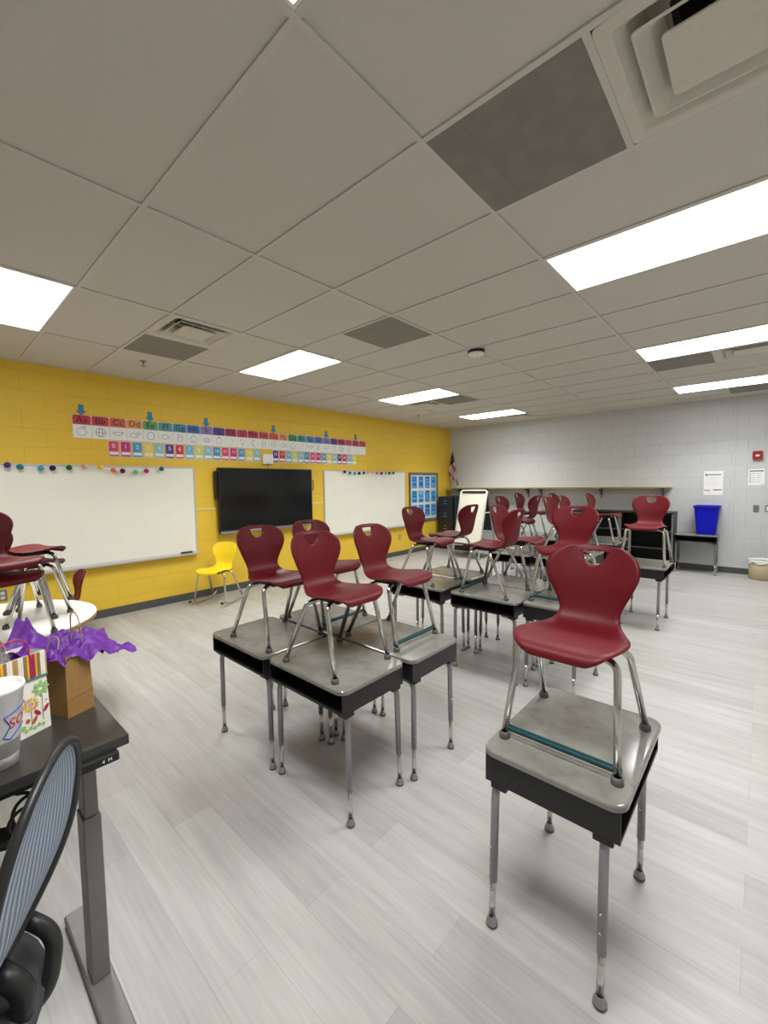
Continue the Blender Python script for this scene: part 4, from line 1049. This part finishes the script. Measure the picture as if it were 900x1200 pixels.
def uvof(q):
    u, v = q[1], q[2]; s = max(.12, (1-min(.999, abs(v))**1.6)**.55); return (.5+.5*u/s*.7, .5+.5*v)
for i in range(NR):
    for k in range(NT2):
        qs = [grid[i][k], grid[i+1][k], grid[i+1][(k+1) % NT2], grid[i][(k+1) % NT2]]
        f = bm.faces.new([q[0] for q in qs]); f.smooth = True
        for l, q in zip(f.loops, qs): l[uvl].uv = uvof(q)
f = bm.faces.new([q[0] for q in grid[0]]); f.smooth = True
for l, q in zip(f.loops, grid[0]): l[uvl].uv = uvof(q)
bmesh.ops.solidify(bm, geom=bm.faces[:], thickness=.002)
bm.to_mesh(me); bm.free(); me.materials.append(M_mesh)
o = bpy.data.objects.new('back_mesh', me); C.objects.link(o); o.parent = t; o['label'] = 'blue-grey ribbed mesh'
sc = lambda p: Vector(p)
seat_c = Vector((0, 0, .47)); bk = -n_
m = MB()
for s in (-.55, .55):
    p0_ = bp(s, -.93); m.tube(fillet([p0_, p0_+bk*.06-zz*.06, p0_+bk*.055-zz*.16-r_v*s*.08, seat_c+bk*.16+r_v*s*.1-zz*.06, seat_c-zz*.05], .07, 6), .017, M_frame, seg=10)
m.tube(fillet([bp(0, -.98), bp(0, -.98)+bk*.05-zz*.06, seat_c+bk*.2-zz*.06, seat_c-zz*.06], .06, 6), .022, M_frame, seg=10)
m.build('back_support', t)
m = MB(); bm = bmesh.new(); o_ = [(n_*(.24*sup(2*PI*k/40)[0])+r_v*(.25*sup(2*PI*k/40)[1])) for k in range(40)]
vs = [(p.x, p.y, .44) for p in o_]+[(p.x*1.02, p.y*1.02, .465) for p in o_]+[(p.x*.9, p.y*.9, .49) for p in o_]
m.add(vs, [(i*40+k, i*40+(k+1) % 40, (i+1)*40+(k+1) % 40, (i+1)*40+k) for i in range(2) for k in range(40)]+[tuple(range(40))[::-1], tuple(range(80, 120))], M_seat, True); m.build('seat', t); bm.free()
for s in (-1, 1):
    p = r_v*(s*.27)
    m = MB(); m.tube(fillet([seat_c+r_v*(s*.1)-zz*.04, seat_c+p-zz*.04, seat_c+p+n_*.02+zz*.19], .05, 5), .015, M_frame, seg=8)
    q = seat_c+p+zz*.2; Mx = Matrix.Translation(q) @ Matrix.Rotation(OC['yaw'], 4, 'Z'); m.box(-.11, .11, -.035, .035, 0, .025, M_dark, .01, Mx); m.build('armrest', t)
m = MB(); m.lathe([(.03, .42), (.03, .30), (.022, .30), (.022, .12), (.035, .12), (.035, .075)], M_dark, seg=16); m.build('gas_lift', t)
for k in range(5):
    a = 2*PI*k/5+.3; c_, s_ = math.cos(a), math.sin(a)
    m = MB(); m.tube([(0, 0, .105), (.15*c_, .15*s_, .095), (.29*c_, .29*s_, .075)], [.024, .02, .015], M_dark, seg=8); l = m.build('base_spoke', t)
    m = MB()
    for s in (-1, 1): m.tube([(.29*c_-s_*s*.008, .29*s_+c_*s*.008, .028), (.29*c_-s_*s*.022, .29*s_+c_*s*.022, .028)], .028, M_black, seg=16)
    m.tube([(.29*c_, .29*s_, .078), (.29*c_, .29*s_, .03)], .007, M_black, seg=6); m.build('caster', l)

# ------------------------------------------------------------------ camera, world, view
f, yaw, pitch, roll = 493.73, .7327, -.0664, -.0134
fw = Vector((math.cos(pitch)*math.cos(yaw), math.cos(pitch)*math.sin(yaw), math.sin(pitch)))
rt = Vector((math.sin(yaw), -math.cos(yaw), 0)); up = rt.cross(fw)
R_ = rt*math.cos(roll)+up*math.sin(roll); U_ = -rt*math.sin(roll)+up*math.cos(roll)
cam = bpy.data.cameras.new('camera'); co = bpy.data.objects.new('camera', cam); C.objects.link(co)
cam.sensor_fit = 'VERTICAL'; cam.sensor_height = 36; cam.sensor_width = 27; cam.lens = 36*f/1200; cam.clip_start = .02
co.matrix_world = Matrix(((R_.x, U_.x, -fw.x, 0), (R_.y, U_.y, -fw.y, 0), (R_.z, U_.z, -fw.z, H_CAM), (0, 0, 0, 1)))
sc_ = bpy.context.scene; sc_.camera = co
w = bpy.data.worlds.new('world'); sc_.world = w; w.use_nodes = True
w.node_tree.nodes['Background'].inputs['Color'].default_value = (.5, .5, .5, 1); w.node_tree.nodes['Background'].inputs['Strength'].default_value = .05
vs_ = sc_.view_settings; vs_.view_transform = 'Standard'; vs_.look = 'None'; vs_.gamma = 1; vs_.use_curve_mapping = False; vs_.exposure = 0.08
sc_.cycles.max_bounces = 10; sc_.cycles.diffuse_bounces = 6
